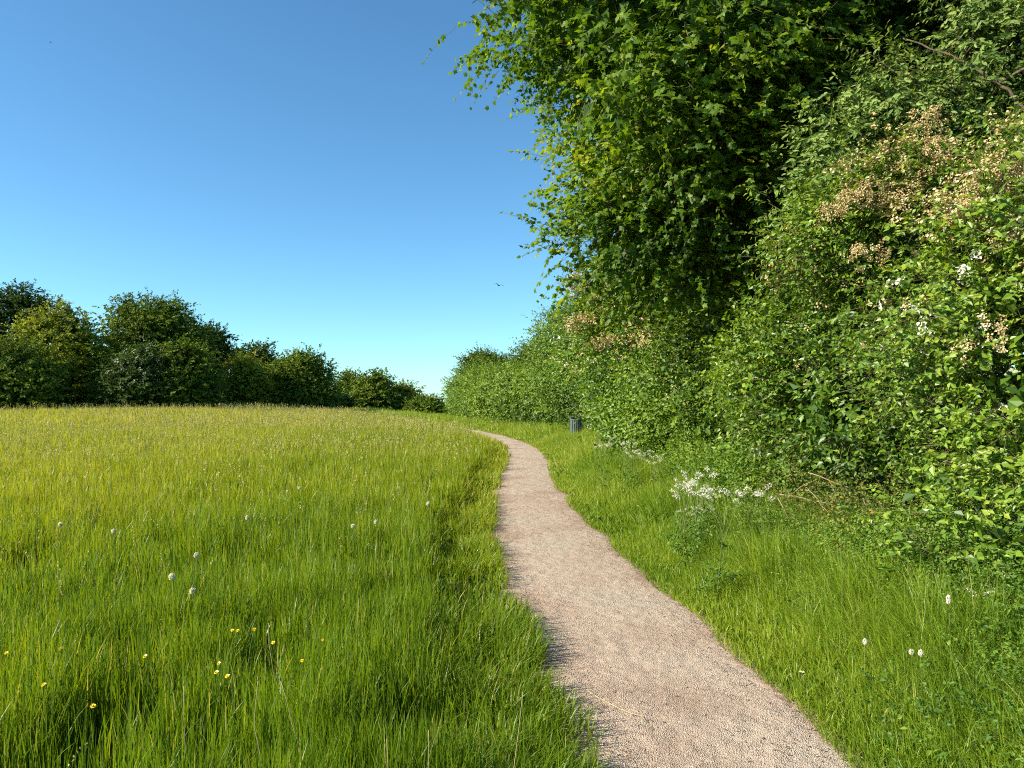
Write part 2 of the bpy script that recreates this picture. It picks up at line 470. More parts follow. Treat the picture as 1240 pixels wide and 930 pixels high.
def inner_leaves(g, r, blobs, n, size, m=0, shell=.78, tint=.2):
    """bigger leaves in darker tints deeper in the crown: they close the view through it"""
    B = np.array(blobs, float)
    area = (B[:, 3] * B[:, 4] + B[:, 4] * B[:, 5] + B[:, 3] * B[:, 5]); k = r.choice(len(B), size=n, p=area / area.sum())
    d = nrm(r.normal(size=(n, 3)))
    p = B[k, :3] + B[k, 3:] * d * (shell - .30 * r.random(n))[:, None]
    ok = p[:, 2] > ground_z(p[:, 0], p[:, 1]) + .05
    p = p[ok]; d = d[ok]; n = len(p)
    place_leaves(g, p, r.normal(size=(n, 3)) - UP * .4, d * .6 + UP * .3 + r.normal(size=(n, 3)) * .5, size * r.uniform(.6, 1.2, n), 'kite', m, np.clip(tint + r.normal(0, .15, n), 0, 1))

def blossoms(g, r, P, N, per=9, rad=.04, q=.010, m=0, tint=.5, tvar=.2):
    """flat-topped clusters of little cupped flowers"""
    n = len(P)
    P2 = np.repeat(P, per, 0); N2 = np.repeat(nrm(N + UP * .5), per, 0); t2 = np.repeat(np.clip(tint + r.normal(0, .18, n), 0, 1), per)
    o = r.normal(size=P2.shape); o = nrm(o) * (r.random(len(P2)) ** .4)[:, None] * rad
    o = o + N2 * rad * .3
    nn_ = nrm(N2 + r.normal(size=P2.shape) * .5)
    a = nrm(np.cross(nn_, r.normal(size=P2.shape))); b = np.cross(nn_, a)
    s = (q * r.uniform(.7, 1.3, len(P2)))[:, None]
    c = P2 + o
    V = np.stack([c - nn_ * s * .35] + [c + s * (math.cos(k * 2 * math.pi / 5) * a + math.sin(k * 2 * math.pi / 5) * b) for k in range(5)], 1)
    T = np.array([(0, i, i % 5 + 1) for i in range(1, 6)])[None] + (np.arange(len(P2)) * 6)[:, None, None]
    g.add(V.reshape(-1, 3), T.reshape(-1, 3), m, np.repeat(np.clip(t2 + r.normal(0, tvar, len(P2)), 0, 1), 6))

def wood(parent, origin, name, p0, p1, r0, r1, seed, wob=.06, sag=0, sides=8, n=9):
    P = bend(p0, p1, n, wob, seed, sag)
    V, T = tube(P, np.linspace(r0, r1, n), sides)
    g = Geo(); g.add(V, T); return g.build(name, [M['bark']], parent, origin, True)

# ------------------------------------------------------------------ the plants along the right side
def shrub(name, label, cat, base, blobs, mat, nclump, group=None, seed=1, stems=4, size=.045, kind='lobed', L=.28, cr=.22, sprays=5, leaves=9,
          inner=4000, inner_size=.11, gaps=.0, gscale=1.2, tbase=.45, twigs=True, tan=None, white=None, back=.35, droop=.35, up=.25, leaf_up=.38, depth=.30,
          extra=None, stem_r=.05, zmin=-.75, trunk_r=None, flower=(.04, .010, 9), inner_mat=None, tvar=.22, long_frac=.04, flat=.6):
    r = np.random.default_rng(seed)
    base = np.array([base[0], base[1], float(ground_z(base[0], base[1])) - .03])
    t = thing(name, label, cat, base, group)
    B = np.array(blobs, float); cen = B[:, :3].mean(0)
    if trunk_r:
        wood(t, base, "trunk", base, [cen[0] * .7 + base[0] * .3, cen[1] * .7 + base[1] * .3, cen[2]], trunk_r, trunk_r * .35, seed, .04, sides=10)
        for i in range(stems):
            b = B[i % len(B)]; z0 = base[2] + (cen[2] - base[2]) * r.uniform(.3, .75)
            f = (z0 - base[2]) / max(cen[2] - base[2], .1)
            s = base + (np.array([cen[0] * .7 + base[0] * .3, cen[1] * .7 + base[1] * .3, cen[2]]) - base) * f
            e = b[:3] + b[3:] * nrm(r.normal(size=3) + np.array([0, -.3, .3])) * .75
            wood(t, base, "branch", s, e, trunk_r * .38, trunk_r * .07, seed + 10 + i, .07, .04)
    else:
        for i in range(stems):
            b = B[r.integers(len(B))]
            s = base + np.array([*r.normal(0, .25, 2), 0])
            e = b[:3] + b[3:] * nrm(r.normal(size=3) + np.array([0, 0, .6])) * .6
            e[2] = max(e[2], base[2] + .5)
            wood(t, base, "stem", s, e, stem_r, stem_r * .25, seed + 10 + i, .08, .03, 7)
    g = Geo(); Bn = base[1]
    P, N = clump_points(r, blobs, nclump, back, zmin, depth + (.12 if Bn < 20 else 0), gaps, gscale, seed)
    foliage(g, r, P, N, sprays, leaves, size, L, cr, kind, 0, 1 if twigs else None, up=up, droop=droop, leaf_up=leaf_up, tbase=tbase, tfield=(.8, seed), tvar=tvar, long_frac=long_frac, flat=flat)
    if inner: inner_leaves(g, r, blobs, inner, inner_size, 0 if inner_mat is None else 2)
    if extra is not None: extra(g, r)
    g.build("crown", [mat, M['twig']] + ([inner_mat] if inner_mat else []), t, base)
    for spec, mt in ((tan, M['blossom_tan']), (white, M['blossom_white'])):
        if not spec: continue
        g = Geo()
        for (c, rad, k, tt) in spec:
            # clusters sit on the outer sprays near a flowering spot c
            dist = np.linalg.norm((P - np.array(c)) / np.array(rad), axis=1)
            cand = np.where((dist < 1) & (noise3(P, 1.9 / max(1, rad[1] * .8), seed + 40) > .42))[0]
            if len(cand) == 0: continue
            ch = r.choice(cand, size=k)
            p = P[ch] + N[ch] * (cr * .9) * r.uniform(.2, 1.5, (k, 1)) + r.normal(size=(k, 3)) * cr * .8 + UP * L * .25
            blossoms(g, r, p, N[ch], flower[2], flower[0], flower[1], 0, tt)
        if g.n: g.build("blossom", [mt], t, base)
    return t

exec_shrubs = True
# --- big maple leaning out over the verge
mb = [(*wp(905, 140, 9.3), .55, .5, .45), (*wp(860, 205, 9.7), .6, .5, .5), (*wp(935, 205, 9.5), .32, .3, .3), (*wp(850, 40, 8.8), .8, .6, .6), (*wp(915, 25, 9.4), .75, .6, .5), (*wp(775, 110, 9.1), .7, .6, .5), (*wp(880, -80, 9.5), 1.0, .8, .6), (*wp(745, 10, 9.2), .7, .6, .5), (*wp(775, 300, 11.6), 1.0, 1.2, .75), (*wp(765, 235, 11.2), .55, .8, .7), (*wp(830, 330, 11.8), .9, 1.1, .55)] + [(a * 1.2, 11 + (b - 9) * .95, 1.62 + (c - 1.62) * 1.2, d * 1.2, e * 1.0, f * 1.2) for a, b, c, d, e, f in [(3.15, 9.0, 4.15, 1.65, 2.0, 1.15), (2.35, 8.9, 6.15, 2.1, 2.3, 1.1), (.85, 8.7, 6.35, 1.25, 1.4, .6), (3.4, 9.6, 5.6, 2.4, 2.6, 1.7), (3.7, 9.8, 8.3, 2.9, 3.0, 1.9), (2.4, 10.2, 4.7, 1.35, 1.6, 1.25)]]
shrub("maple_tree", "big maple tree with lobed leaves overhanging the verge under the top edge", "tree", (6.1, 12.2), mb, M['maple'], 3100, seed=3, stems=7,
      size=.098, tvar=.17, kind='maple', L=.58, cr=.36, flat=.28, sprays=4, leaves=12, inner=12000, inner_size=.2, gaps=.5, gscale=.95, tbase=.46, droop=.42, up=.05, leaf_up=.75,
      trunk_r=.19, back=.5, long_frac=.0)
# --- hawthorn full of fading blossom by the right edge
hb = [(a - .22, b, c, d, e, f) for a, b, c, d, e, f in [(4.75, 6.3, 2.2, 1.35, 1.7, 1.5), (4.5, 7.4, 3.0, 1.25, 1.1, 1.0), (3.75, 7.7, 3.25, .75, .7, .55), (4.3, 5.2, 1.5, .95, 1.0, 1.1), (4.9, 4.6, 1.5, 1.1, 1.1, 1.6), (4.1, 5.8, .75, .95, 1.3, .75), (4.0, 4.4, .6, .7, .9, .6), (3.75, 5.0, .55, .65, .9, .6)]]
shrub("hawthorn_bush", "nearest hawthorn bush, its top thick with tan fading blossom", "bush", (5.0, 6.2), hb, M['hawthorn'], 2100, "hawthorn bushes along the path", seed=11,
      size=.062, L=.27, cr=.16, sprays=4, leaves=8, inner=6000, inner_size=.12, gaps=.72, gscale=1.5, tbase=.50, back=.25,
      tan=[((3.4, 7.2, 3.4), (1.2, 1.0, .95), 260, .5), ((4.0, 6.4, 3.6), (1.2, 1.0, .8), 320, .55), ((3.5, 5.8, 2.9), (.9, 1.0, .7), 200, .6)], white=[((3.6, 5.8, 2.4), (.8, 1.4, .8), 40, .3)], flower=(.048, .012, 13))
rb = np.random.default_rng(88); gb = Geo()
for (px, py, Y, rx_, rz_, k) in [(1055, 243, 7.0, .30, .16, 150), (1100, 245, 6.9, .26, .17, 140), (1012, 262, 7.2, .16, .12, 60), (1135, 190, 6.9, .17, .18, 90), (1132, 148, 7.0, .20, .10, 70), (1028, 207, 7.3, .12, .11, 40),
                                 (1212, 238, 5.75, .24, .24, 210), (1165, 255, 6.1, .15, .13, 80), (1050, 312, 6.9, .18, .09, 50), (1228, 292, 5.6, .14, .12, 70), (1108, 370, 6.3, .06, .06, 8), (1050, 425, 6.6, .08, .07, 12), (1200, 400, 5.2, .10, .10, 18), (1175, 430, 5.3, .07, .07, 10)]:
    c = wp(px, py, Y); d = nrm(rb.normal(size=(k, 3)) + np.array([-.55, -.8, .45]))
    p = c + d * np.array([rx_, .22, rz_]) * rb.uniform(.75, 1.08, (k, 1))
    keep = rb.random(k) < .62; p, d = p[keep] + rb.normal(0, .03, (int(keep.sum()), 3)), d[keep]
    blossoms(gb, rb, p, d, 20, .036, .0072, 0, .45 + .25 * (py > 350))
hawo = [o for o in C.objects if o.name == "hawthorn_bush"][0]
gb.build("blossom", [M['blossom_tan']], hawo, hawo.location)
# --- bluish-leaved bush rising between maple and hawthorn
eb = [(*wp(1055, 150, 8.3), .50, .45, .55), (*wp(1020, 215, 8.1), .42, .4, .55), (*wp(1090, 120, 8.3), .45, .45, .4), (*wp(990, 270, 8.2), .30, .3, .40), (*wp(1200, 30, 8.0), .5, .5, .6), (*wp(1170, 130, 7.9), .28, .3, .45)]
shrub("elder_bush", "tall bush with bluish green leaves above the tan hawthorn blossom", "bush", (5.0, 8.6), eb, M['elder'], 420, seed=17, stems=6,
      size=.084, kind='long', L=.28, cr=.17, sprays=4, leaves=9, inner=500, inner_size=.12, gaps=.35, gscale=1.6, tbase=.5, back=.5, stem_r=.035, up=.1, droop=.5)
eo = [o for o in C.objects if o.name == "elder_bush"][0]
for i, (a, b, ya, yb, ra, rb) in enumerate([((1098, 42), (1186, 78), 7.9, 7.6, .007, .013), ((1186, 78), (1262, 150), 7.6, 7.4, .013, .020), ((1215, 97), (1265, 70), 7.5, 7.3, .012, .018), ((1120, 100), (1052, 58), 7.9, 8.1, .012, .006)]):
    wood(eo, eo.location, "branch", wp(*a, ya), wp(*b, yb), ra, rb, 900 + i, .05, .03, 7)
# --- lime-green bush under the maple's edge
lb = [(4.2, 9.3, 1.85, 1.35, 1.5, 1.15), (3.75, 8.3, 1.55, .85, .85, .72), (4.6, 10.6, 2.2, 1.4, 1.3, 1.2)]
shrub("hedge_shrub", "bright green bush with arching tips below the dark hollow under the maple", "bush", (4.7, 9.4), lb, M['hawthorn'], 1500, seed=23,
      size=.082, L=.32, cr=.18, sprays=4, leaves=8, inner=3600, inner_size=.13, gaps=.72, gscale=1.3, tbase=.52, back=.25, long_frac=.10,
      tan=[((3.3, 8.6, 2.2), (.9, 1.2, .7), 30, .7)], flower=(.035, .010, 9))
# --- hedge bushes further along
sb = [(4.3, 13.2, 1.9, 1.6, 1.9, 1.6), (4.1, 15.4, 1.7, 1.6, 1.8, 1.5), (3.7, 12.3, 1.2, .95, 1.1, 1.0)]
shrub("hedge_shrub", "rounded leafy bush behind the white flowers, left of the bare twigs", "bush", (4.5, 14), sb, M['hedge'], 1300, seed=29,
      size=.088, L=.34, cr=.2, sprays=4, leaves=9, inner=4000, inner_size=.15, gaps=.68, gscale=1.2, tbase=.50, back=.25, twigs=False,
      tan=[((2.9, 12.6, 2.4), (1.2, 1.4, .8), 40, .7)], flower=(.045, .014, 8))
tb = [(3.3, 18.2, 3.2, 1.6, 2.0, 1.9), (3.8, 17.4, 1.7, 1.7, 2.2, 1.7), (2.75, 18.6, 4.05, 1.15, 1.3, .9), (4.2, 20.5, 2.4, 1.8, 2.0, 2.0)]
shrub("hawthorn_bush", "tall hawthorn bush with tan blossom at the left foot of the maple crown", "bush", (4.0, 18.4), tb, M['hawthorn'], 1900, "hawthorn bushes along the path", seed=31,
      size=.10, L=.40, cr=.22, sprays=4, leaves=9, inner=6000, inner_size=.18, gaps=.68, gscale=1.0, tbase=.44, back=.25, twigs=False,
      tan=[((2.2, 17.6, 4.4), (1.5, 1.9, 1.0), 260, .45), ((2.3, 17.0, 3.2), (1.5, 1.9, .9), 230, .55), ((3.0, 16.4, 3.1), (1.2, 1.5, .9), 80, .7)], flower=(.065, .018, 9))
ub = [(4.2, 24.6, 2.4, 1.6, 2.6, 2.2), (3.1, 26.5, 3.3, 1.4, 2.0, 1.5), (4.3, 22.8, 1.5, 1.4, 1.7, 1.5), (2.7, 24.6, 3.4, 1.0, 1.2, 1.0)]
shrub("hawthorn_bush", "green hawthorn bush with white blossom strands above the litter bin", "bush", (3.6, 24.8), ub, M['hawthorn'], 1600, "hawthorn bushes along the path", seed=37,
      size=.112, kind='kite', L=.45, cr=.28, sprays=4, leaves=9, inner=4000, inner_size=.22, gaps=.66, gscale=.9, tbase=.42, back=.25, twigs=False,
      tan=[((2.2, 24.5, 3.5), (1.2, 2.0, .8), 150, .55)], white=[((2.6, 23.4, 2.3), (1.2, 1.9, 1.3), 120, .6)], flower=(.085, .024, 8))
vb = [(3.1, 34.0, 3.3, 1.75, 2.4, 2.3), (3.7, 32.6, 1.9, 1.5, 1.8, 1.8), (2.3, 34.5, 4.2, 1.0, 1.3, 1.5), (2.1, 34.2, 2.6, .85, 1.2, 2.0)]
shrub("hedge_shrub", "upright green bush standing clear against the sky beyond the bin", "bush", (3.3, 34.0), vb, M['hedge'], 1500, seed=41,
      size=.11, kind='kite', L=.45, cr=.30, sprays=4, leaves=8, inner=4500, inner_size=.25, gaps=.3, gscale=.8, tbase=.36, back=.25, twigs=False)
# --- trees behind the front row, closing the view above it
shrub("hedgerow_tree", "dark tree standing behind the maple, seen through gaps in its crown", "tree", (7.5, 14.0),
      [(6.8, 13.8, 5.0, 2.8, 2.8, 2.6), (7.6, 13.5, 7.8, 3.0, 2.8, 2.2), (5.4, 13.6, 3.4, 2.2, 1.7, 1.9), (3.6, 16.2, 4.4, 1.6, 1.4, 1.7)], M['mid_tree'], 1300, "trees behind the hedge", seed=43, stems=4,
      size=.12, kind='lobed', L=.5, cr=.4, sprays=4, leaves=8, inner=8000, inner_size=.3, tbase=.35, trunk_r=.16, twigs=False)
shrub("hedgerow_tree", "dark tree rising behind the bluish bush at the upper right edge", "tree", (7.9, 8.6),
      [(7.2, 8.4, 3.2, 1.8, 2.2, 2.2), (7.4, 8.0, 6.4, 2.1, 2.3, 2.4)], M['mid_tree'], 900, "trees behind the hedge", seed=47, stems=5,
      size=.10, kind='lobed', L=.42, cr=.35, sprays=4, leaves=8, inner=8000, inner_size=.26, tbase=.35, trunk_r=.14, twigs=False)

gb = Geo()
rb = np.random.default_rng(89)
for (px, py, Y, rx_, rz_, k) in [(708, 345, 17.3, .45, .25, 60), (735, 362, 17.0, .5, .22, 60), (702, 392, 17.4, .4, .2, 40), (738, 416, 16.6, .5, .18, 55), (790, 412, 15.6, .3, .2, 32), (770, 330, 16.8, .4, .12, 28), (850, 357, 14.0, .15, .1, 10), (720, 385, 17.0, .35, .12, 24), (865, 300, 13.8, .14, .1, 8)]:
    c = wp(px, py, Y); d = nrm(rb.normal(size=(k, 3)) + np.array([-.55, -.8, .45]))
    p = c + d * np.array([rx_, .3, rz_]) * rb.uniform(.6, 1.15, (k, 1))
    blossoms(gb, rb, p, d, 14, .06, .016, 0, .5)
hawo = [o for o in C.objects if o.name == "hawthorn_bush.001"][0]
gb.build("blossom", [M['blossom_tan']], hawo, hawo.location)
# --- the far clipped hedge and the bushes over it
fh = [((1.3, 42), [(2.4, 41.5, 1.8, 2.0, 2.4, 1.8), (.9, 44.5, 1.8, 1.9, 2.4, 1.8)], "yellowish hedge bush right of the far hedge's middle, beside the tall bush", .48),
      ((-.8, 51), [(-.4, 50, 1.9, 2.2, 3.0, 1.9), (-1.3, 54, 2.0, 2.2, 2.8, 2.0)], "dense yellowish hedge bush in the middle of the far hedge", .55),
      ((-3.0, 63), [(-2.7, 61, 2.1, 2.1, 2.8, 2.2), (-3.5, 66, 2.0, 1.7, 2.8, 2.1)], "dense yellowish hedge bush that ends the far hedge where the path bends away", .58)]
for i, (b, bl, lab, tb_) in enumerate(fh):
    shrub("hedge_shrub", lab, "bush", b, bl, M['hedge'], 900, "bushes of the far hedge", seed=53 + i, stems=3, size=.15, kind='kite', L=.45, cr=.34, sprays=4, leaves=8,
          inner=4000, inner_size=.32, tbase=tb_, twigs=False, back=.3, depth=.22, tvar=.18)
shrub("hedgerow_tree", "loose dark bush rising above the left end of the far hedge", "tree", (-2.2, 67),
      [(-2.2, 66, 4.3, 1.6, 1.8, 1.2), (-3.2, 66, 3.9, 1.1, 1.3, 1.0), (-.9, 67, 4.0, 1.3, 1.6, 1.0)], M['mid_tree'], 520, "bushes behind the far hedge", seed=61, stems=4, size=.19, kind='kite', L=.65, cr=.40, sprays=4, leaves=8,
      inner=1600, inner_size=.4, gaps=.45, gscale=.7, tbase=.5, twigs=False, trunk_r=.12, long_frac=.12)
shrub("hedgerow_tree", "dark bush between the far hedge and the upright bush", "tree", (1.9, 52),
      [(1.3, 51, 3.9, 1.3, 1.6, 1.2), (2.6, 50, 3.9, 1.5, 1.7, 1.5)], M['mid_tree'], 420, "bushes behind the far hedge", seed=62, stems=3, size=.17, kind='kite', L=.55, cr=.38, sprays=4, leaves=8,
      inner=1600, inner_size=.38, gaps=.4, gscale=.7, tbase=.4, twigs=False, trunk_r=.12)

# ------------------------------------------------------------------ tree line on the left
def far_tree(name, label, cat, px, top, half, Y, mat, n=650, seed=1, extra=(), size=.26, white=None, tan=None, tb=.42, gaps=.2, squash=1.0, group="trees along the far side of the meadow"):
    c = wp(px, 485, Y); zt = wp(px, top, Y)[2]; rx = (half * .95 - 5) / 933 * Y; zt -= 4 / 933 * Y
    g0 = float(ground_z(c[0], Y)); h = zt - g0
    r = np.random.default_rng(seed)
    bl = [(c[0], Y, g0 + h * .60, rx * .86, rx * .8, h * .40), (c[0] - rx * .25, Y - rx * .2, g0 + h * .30, rx * .85, rx * .8, h * .32), (c[0] + rx * .28, Y - rx * .2, g0 + h * .28, rx * .8, rx * .8, h * .30)]
    for k in range(4):
        a = r.uniform(-1, 1); bl.append((c[0] + a * rx * .62, Y - rx * .25 + r.uniform(-.2, .3) * rx, g0 + h * (r.uniform(.45, .74) - .22 * abs(a)), rx * r.uniform(.3, .45), rx * .4, h * r.uniform(.15, .22)))
    for (ex, et, eh) in extra:
        e = wp(ex, et, Y); er = eh / 933 * Y; bl.append((e[0], Y - .5, e[2] - er * .9, er, er, er * .95))
    shrub(name, label, cat, (c[0], Y), bl, mat, n, group, seed, stems=3, size=size, kind='kite', L=size * 2.6, cr=size * 2.0, sprays=4, leaves=8, inner=4200, inner_size=size * 2.2,
          tbase=tb, twigs=False, trunk_r=.16, back=.25, leaf_up=.22, long_frac=.0, tvar=.12, gaps=gaps, gscale=.55, white=white, tan=tan, flower=(size * .7, size * .15, 9), depth=.25)

far_tree("meadow_tree", "tall dark tree at the left edge, behind the pale-topped bush", "tree", 14, 349, 50, 86, M['dark_tree'], 750, 71, [(-14, 350, 16), (25, 352, 17), (52, 362, 17)], tb=.45, size=.32)
far_tree("meadow_tree", "broad bush with a pale yellow-green pointed top", "tree", 74, 376, 66, 64, M['light_tree'], 900, 72, [(72, 371, 10), (92, 384, 12), (50, 388, 14)], white=[(wp(78, 392, 63), (2.6, 2.5, 1.3), 70, .1)], tb=.52)
far_tree("meadow_tree", "low shadowed bush at the left edge in front of the tall trees", "bush", 14, 414, 62, 57, M['mid_tree'], 700, 73, tb=.45)
far_tree("meadow_tree", "big dome-shaped tree, the highest of the left tree line's middle", "tree", 186, 358, 64, 70, M['mid_tree'], 1100, 74, [(160, 364, 22), (205, 366, 24), (232, 390, 18)], tb=.55)
far_tree("meadow_tree", "dark narrow tree leaning out behind the dome-shaped tree's right side", "tree", 251, 397, 21, 82, M['dark_tree'], 520, 75, [(262, 404, 11), (265, 424, 9), (250, 396, 11)], tb=.45, size=.3)
far_tree("meadow_tree", "drooping hawthorn with greyish white blossom in front of the dome-shaped tree", "bush", 172, 424, 40, 60, M['dark_tree'], 560, 76, white=[(wp(176, 445, 58), (3.0, 3, 1.6), 120, -.2)], tb=.5)
far_tree("meadow_tree", "dark bush with a small bright crown below the dome-shaped tree's right side", "bush", 228, 424, 32, 61, M['mid_tree'], 600, 77, [(224, 418, 9)], tb=.45)
far_tree("meadow_tree", "hawthorn with brownish blossom on top beside the round tree", "bush", 297, 436, 25, 74, M['light_tree'], 600, 78, tan=[(wp(300, 438, 73), (2.4, 3, 1.2), 80, .5)], tb=.48)
far_tree("meadow_tree", "dark round-topped tree behind the brownish hawthorn", "tree", 317, 414, 24, 90, M['dark_tree'], 520, 79, [(290, 424, 12)], tb=.6, size=.32)
far_tree("meadow_tree", "round green tree lit on its left, last large one before the small bushes", "tree", 366, 429, 43, 78, M['mid_tree'], 800, 80, [(345, 436, 14), (370, 429, 14)], tb=.58)
far_tree("meadow_tree", "small tree just right of the round green tree", "tree", 424, 453, 17, 112, M['mid_tree'], 380, 81, tb=.55, size=.36)
far_tree("meadow_tree", "small dome-shaped bush in the middle of the far bushes", "bush", 453, 455, 27, 104, M['mid_tree'], 460, 82, [(458, 456, 9)], tb=.6, size=.34)
far_tree("meadow_tree", "low pale-tipped bush sloping down to the right", "bush", 487, 467, 24, 108, M['light_tree'], 420, 83, tb=.5, size=.34)
far_tree("meadow_tree", "lowest bush, at the right end of the left tree line", "bush", 515, 484, 20, 100, M['mid_tree'], 340, 84, tb=.5, size=.32)
far_tree("meadow_tree", "dark low bush under the small far trees, right of the round green tree", "bush", 406, 482, 18, 92, M['dark_tree'], 340, 85, tb=.5, size=.3)

# ------------------------------------------------------------------ grass
def blades(g, r, x, y, h, wdt, lean, seg, m=0, tint=None, azim=None, z0=None):
    n = len(x)
    z = ground_z(x, y) - .01 if z0 is None else z0
    a = r.uniform(0, 2 * np.pi, n) if azim is None else azim
    ld = np.stack([np.cos(a), np.sin(a), np.zeros(n)], 1)
    f = r.uniform(0, 2 * np.pi, n); wd = np.stack([np.cos(f), np.sin(f), np.zeros(n)], 1)
    p = np.stack([x, y, z], 1)
    ts = np.linspace(0, 1, seg + 1)
    V = []
    for i, t in enumerate(ts):
        c = p + ld * (lean * h * t ** 2)[:, None]; c[:, 2] += h * (t - .35 * np.minimum(lean, 1.2) * t ** 2.5)
        if i < seg:
            ww = (wdt * (1 - .75 * t ** 1.5) * .5)[:, None]
            V += [c - wd * ww, c + wd * ww]
        else: V.append(c)
    k = 2 * seg + 1
    T = []
    for i in range(seg - 1):
        q = 2 * i; T += [(q, q + 1, q + 3), (q, q + 3, q + 2)]
    T.append((2 * seg - 2, 2 * seg - 1, 2 * seg))
    T = np.array(T)[None] + (np.arange(n) * k)[:, None, None]
    g.add(np.stack(V, 1).reshape(-1, 3), T.reshape(-1, 3), m, np.repeat(tint, k))

def scatter(r, y0, y1, dens, side, slope=.80, pad=2.0, xr=None):
    """points in the ground wedge between two distances, left or right of the path"""
    xm = slope * y1 + pad
    n = int(dens * (y1 - y0) * xm * (2 if side == 0 else 1))
    y = r.uniform(y0, y1, n)
    x = r.uniform(-xm, 0, n) + np.maximum(path_x(y), 0) if side < 0 else r.uniform(-8, xm, n)
    if side > 0:
        n2 = int(dens * (y1 - y0) * 6.2); y = r.uniform(y0, y1, n2); x = path_x(y) + r.uniform(.3, 6.5, n2)
        ok = (np.abs(x) < slope * y + pad) & (x < 4.3 - smooth(y, 36, 70) * 8)
    else: ok = np.abs(x) < slope * y + pad
    return x[ok], y[ok]

r = np.random.default_rng(101)
gm = Geo(); gs = Geo()
for (y0, y1, dens, wd, seg) in [(1.5, 3.6, 5200, .0064, 4), (3.6, 6.5, 3400, .0082, 4), (6.5, 11, 1500, .0105, 3), (11, 19, 720, .015, 3), (19, 34, 330, .022, 2), (34, 62, 130, .040, 2), (62, 100, 45, .07, 2)]:
    x, y = scatter(r, y0, y1, dens, -1)
    o = -path_off(x, y)                                   # metres left of the centre line
    edge = half_w(y) + .02 + (noise2(y, y * 0, 1.6, 5) - .5) * .25
    ok = o > edge; x, y, o, edge = x[ok], y[ok], o[ok], edge[ok]
    # thin out by tussocks
    tus = noise2(x, y, 2.2, 21) * .6 + noise2(x, y, 6.5, 22) * .4
    ok = (r.random(len(x)) < .16 + 1.7 * smooth(tus, .27, .72)) ; x, y, o, edge, tus = x[ok], y[ok], o[ok], edge[ok], tus[ok]
    line = edge + .55 + .22 * (noise2(y, y * 0, .5, 24) - .5) * 2   # where the short margin meets the tall meadow
    tall = np.maximum(smooth(o - line, -.06, .16), .62 * smooth(o - edge, .15, .9) * smooth(-y, -8.5, -6))
    gap = smooth(np.abs(o - line + .08), .16, .0) * smooth(noise2(x, y, 1.1, 27), .45, .65) * smooth(y, 6.5, 8.5)
    h = (.125 + .13 * tus) * (1 - tall) + (.20 + .26 * tus + .05 * smooth(y, 5, 12) + .10 * (noise2(x, y, .35, 25) - .5) + .10 * smooth(y, 15, 50)) * tall
    h = h * r.uniform(.55, 1.2, len(x)) * (1 - .5 * gap)
    pn = noise2(x, y, .18, 31) * .5 + noise2(x, y, .7, 32) * .3 + noise2(x, y, 2.5, 33) * .2
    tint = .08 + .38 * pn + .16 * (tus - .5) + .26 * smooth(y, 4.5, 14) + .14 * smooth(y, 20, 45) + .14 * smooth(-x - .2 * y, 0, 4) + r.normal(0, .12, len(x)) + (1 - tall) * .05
    tint = np.where(r.random(len(x)) < .025, .97, tint)
    lean = np.abs(r.normal(.10, .17, len(x))) + (1 - tall) * r.uniform(.0, .9, len(x)) * (r.random(len(x)) < .7)
    az = r.uniform(0, 2 * np.pi, len(x)); fall = (o - edge < .30) & (r.random(len(x)) < .45)
    az = np.where(fall, r.normal(0, .7, len(x)), az)
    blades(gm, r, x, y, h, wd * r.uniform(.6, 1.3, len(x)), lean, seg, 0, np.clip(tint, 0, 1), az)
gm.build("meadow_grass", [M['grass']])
tag(D.objects["meadow_grass"], "tall green and yellow-green meadow grass left of the path", "grass", kind="stuff")

# flowering grass stems
for (y0, y1, dens, wd, nb) in [(2.6, 5, 22, .0022, 7), (5, 11, 34, .004, 6), (11, 20, 24, .006, 5), (20, 36, 16, .011, 4), (36, 64, 10, .022, 3), (64, 98, 6, .045, 3)]:
    x, y = scatter(r, y0, y1, dens, -1)
    o = -path_off(x, y); pn = noise2(x, y, .22, 41) * .6 + noise2(x, y, .9, 42) * .4
    ok = (o > PATH_W / 2 + .75) & (r.random(len(x)) < smooth(pn, .32, .66) * (.25 + .75 * smooth(y, 8, 26)))
    x, y, pn = x[ok], y[ok], pn[ok]; n = len(x)
    h = r.uniform(.5, .85, n) * (.72 + .28 * smooth(y, 8, 30)); az = r.uniform(0, 2 * np.pi, n); lean = np.abs(r.normal(.15, .15, n))
    tint = np.clip(.3 + .3 * pn + r.normal(0, .22, n), 0, 1)
    blades(gs, r, x, y, h, np.full(n, wd * .8), lean, 3, 0, tint * .7, az)
    ld = np.stack([np.cos(az), np.sin(az), np.zeros(n)], 1)
    for k in range(nb):
        t = 1 - .28 * k / nb
        c = np.stack([x, y, ground_z(x, y) - .01], 1) + ld * (lean * h * t ** 2)[:, None]; c[:, 2] += h * (t - .35 * np.minimum(lean, 1.2) * t ** 2.5)
        ax = np.stack([r.normal(0, .6, n), r.normal(0, .6, n), np.full(n, .8)], 1)
        place_leaves(gs, c, ax, r.normal(size=(n, 3)), np.full(n, .012 + .016 * float(smooth(y1, 6, 20)) + wd * 1.6) * r.uniform(.6, 1.3, n) * (1.2 - t * .3), 'kite', 0, np.clip(tint + r.normal(0, .1, n), 0, 1))
gs.build("flowering_grass", [M['seed']])
tag(D.objects["flowering_grass"], "pale seed heads of flowering grass over the meadow", "grass", kind="stuff")

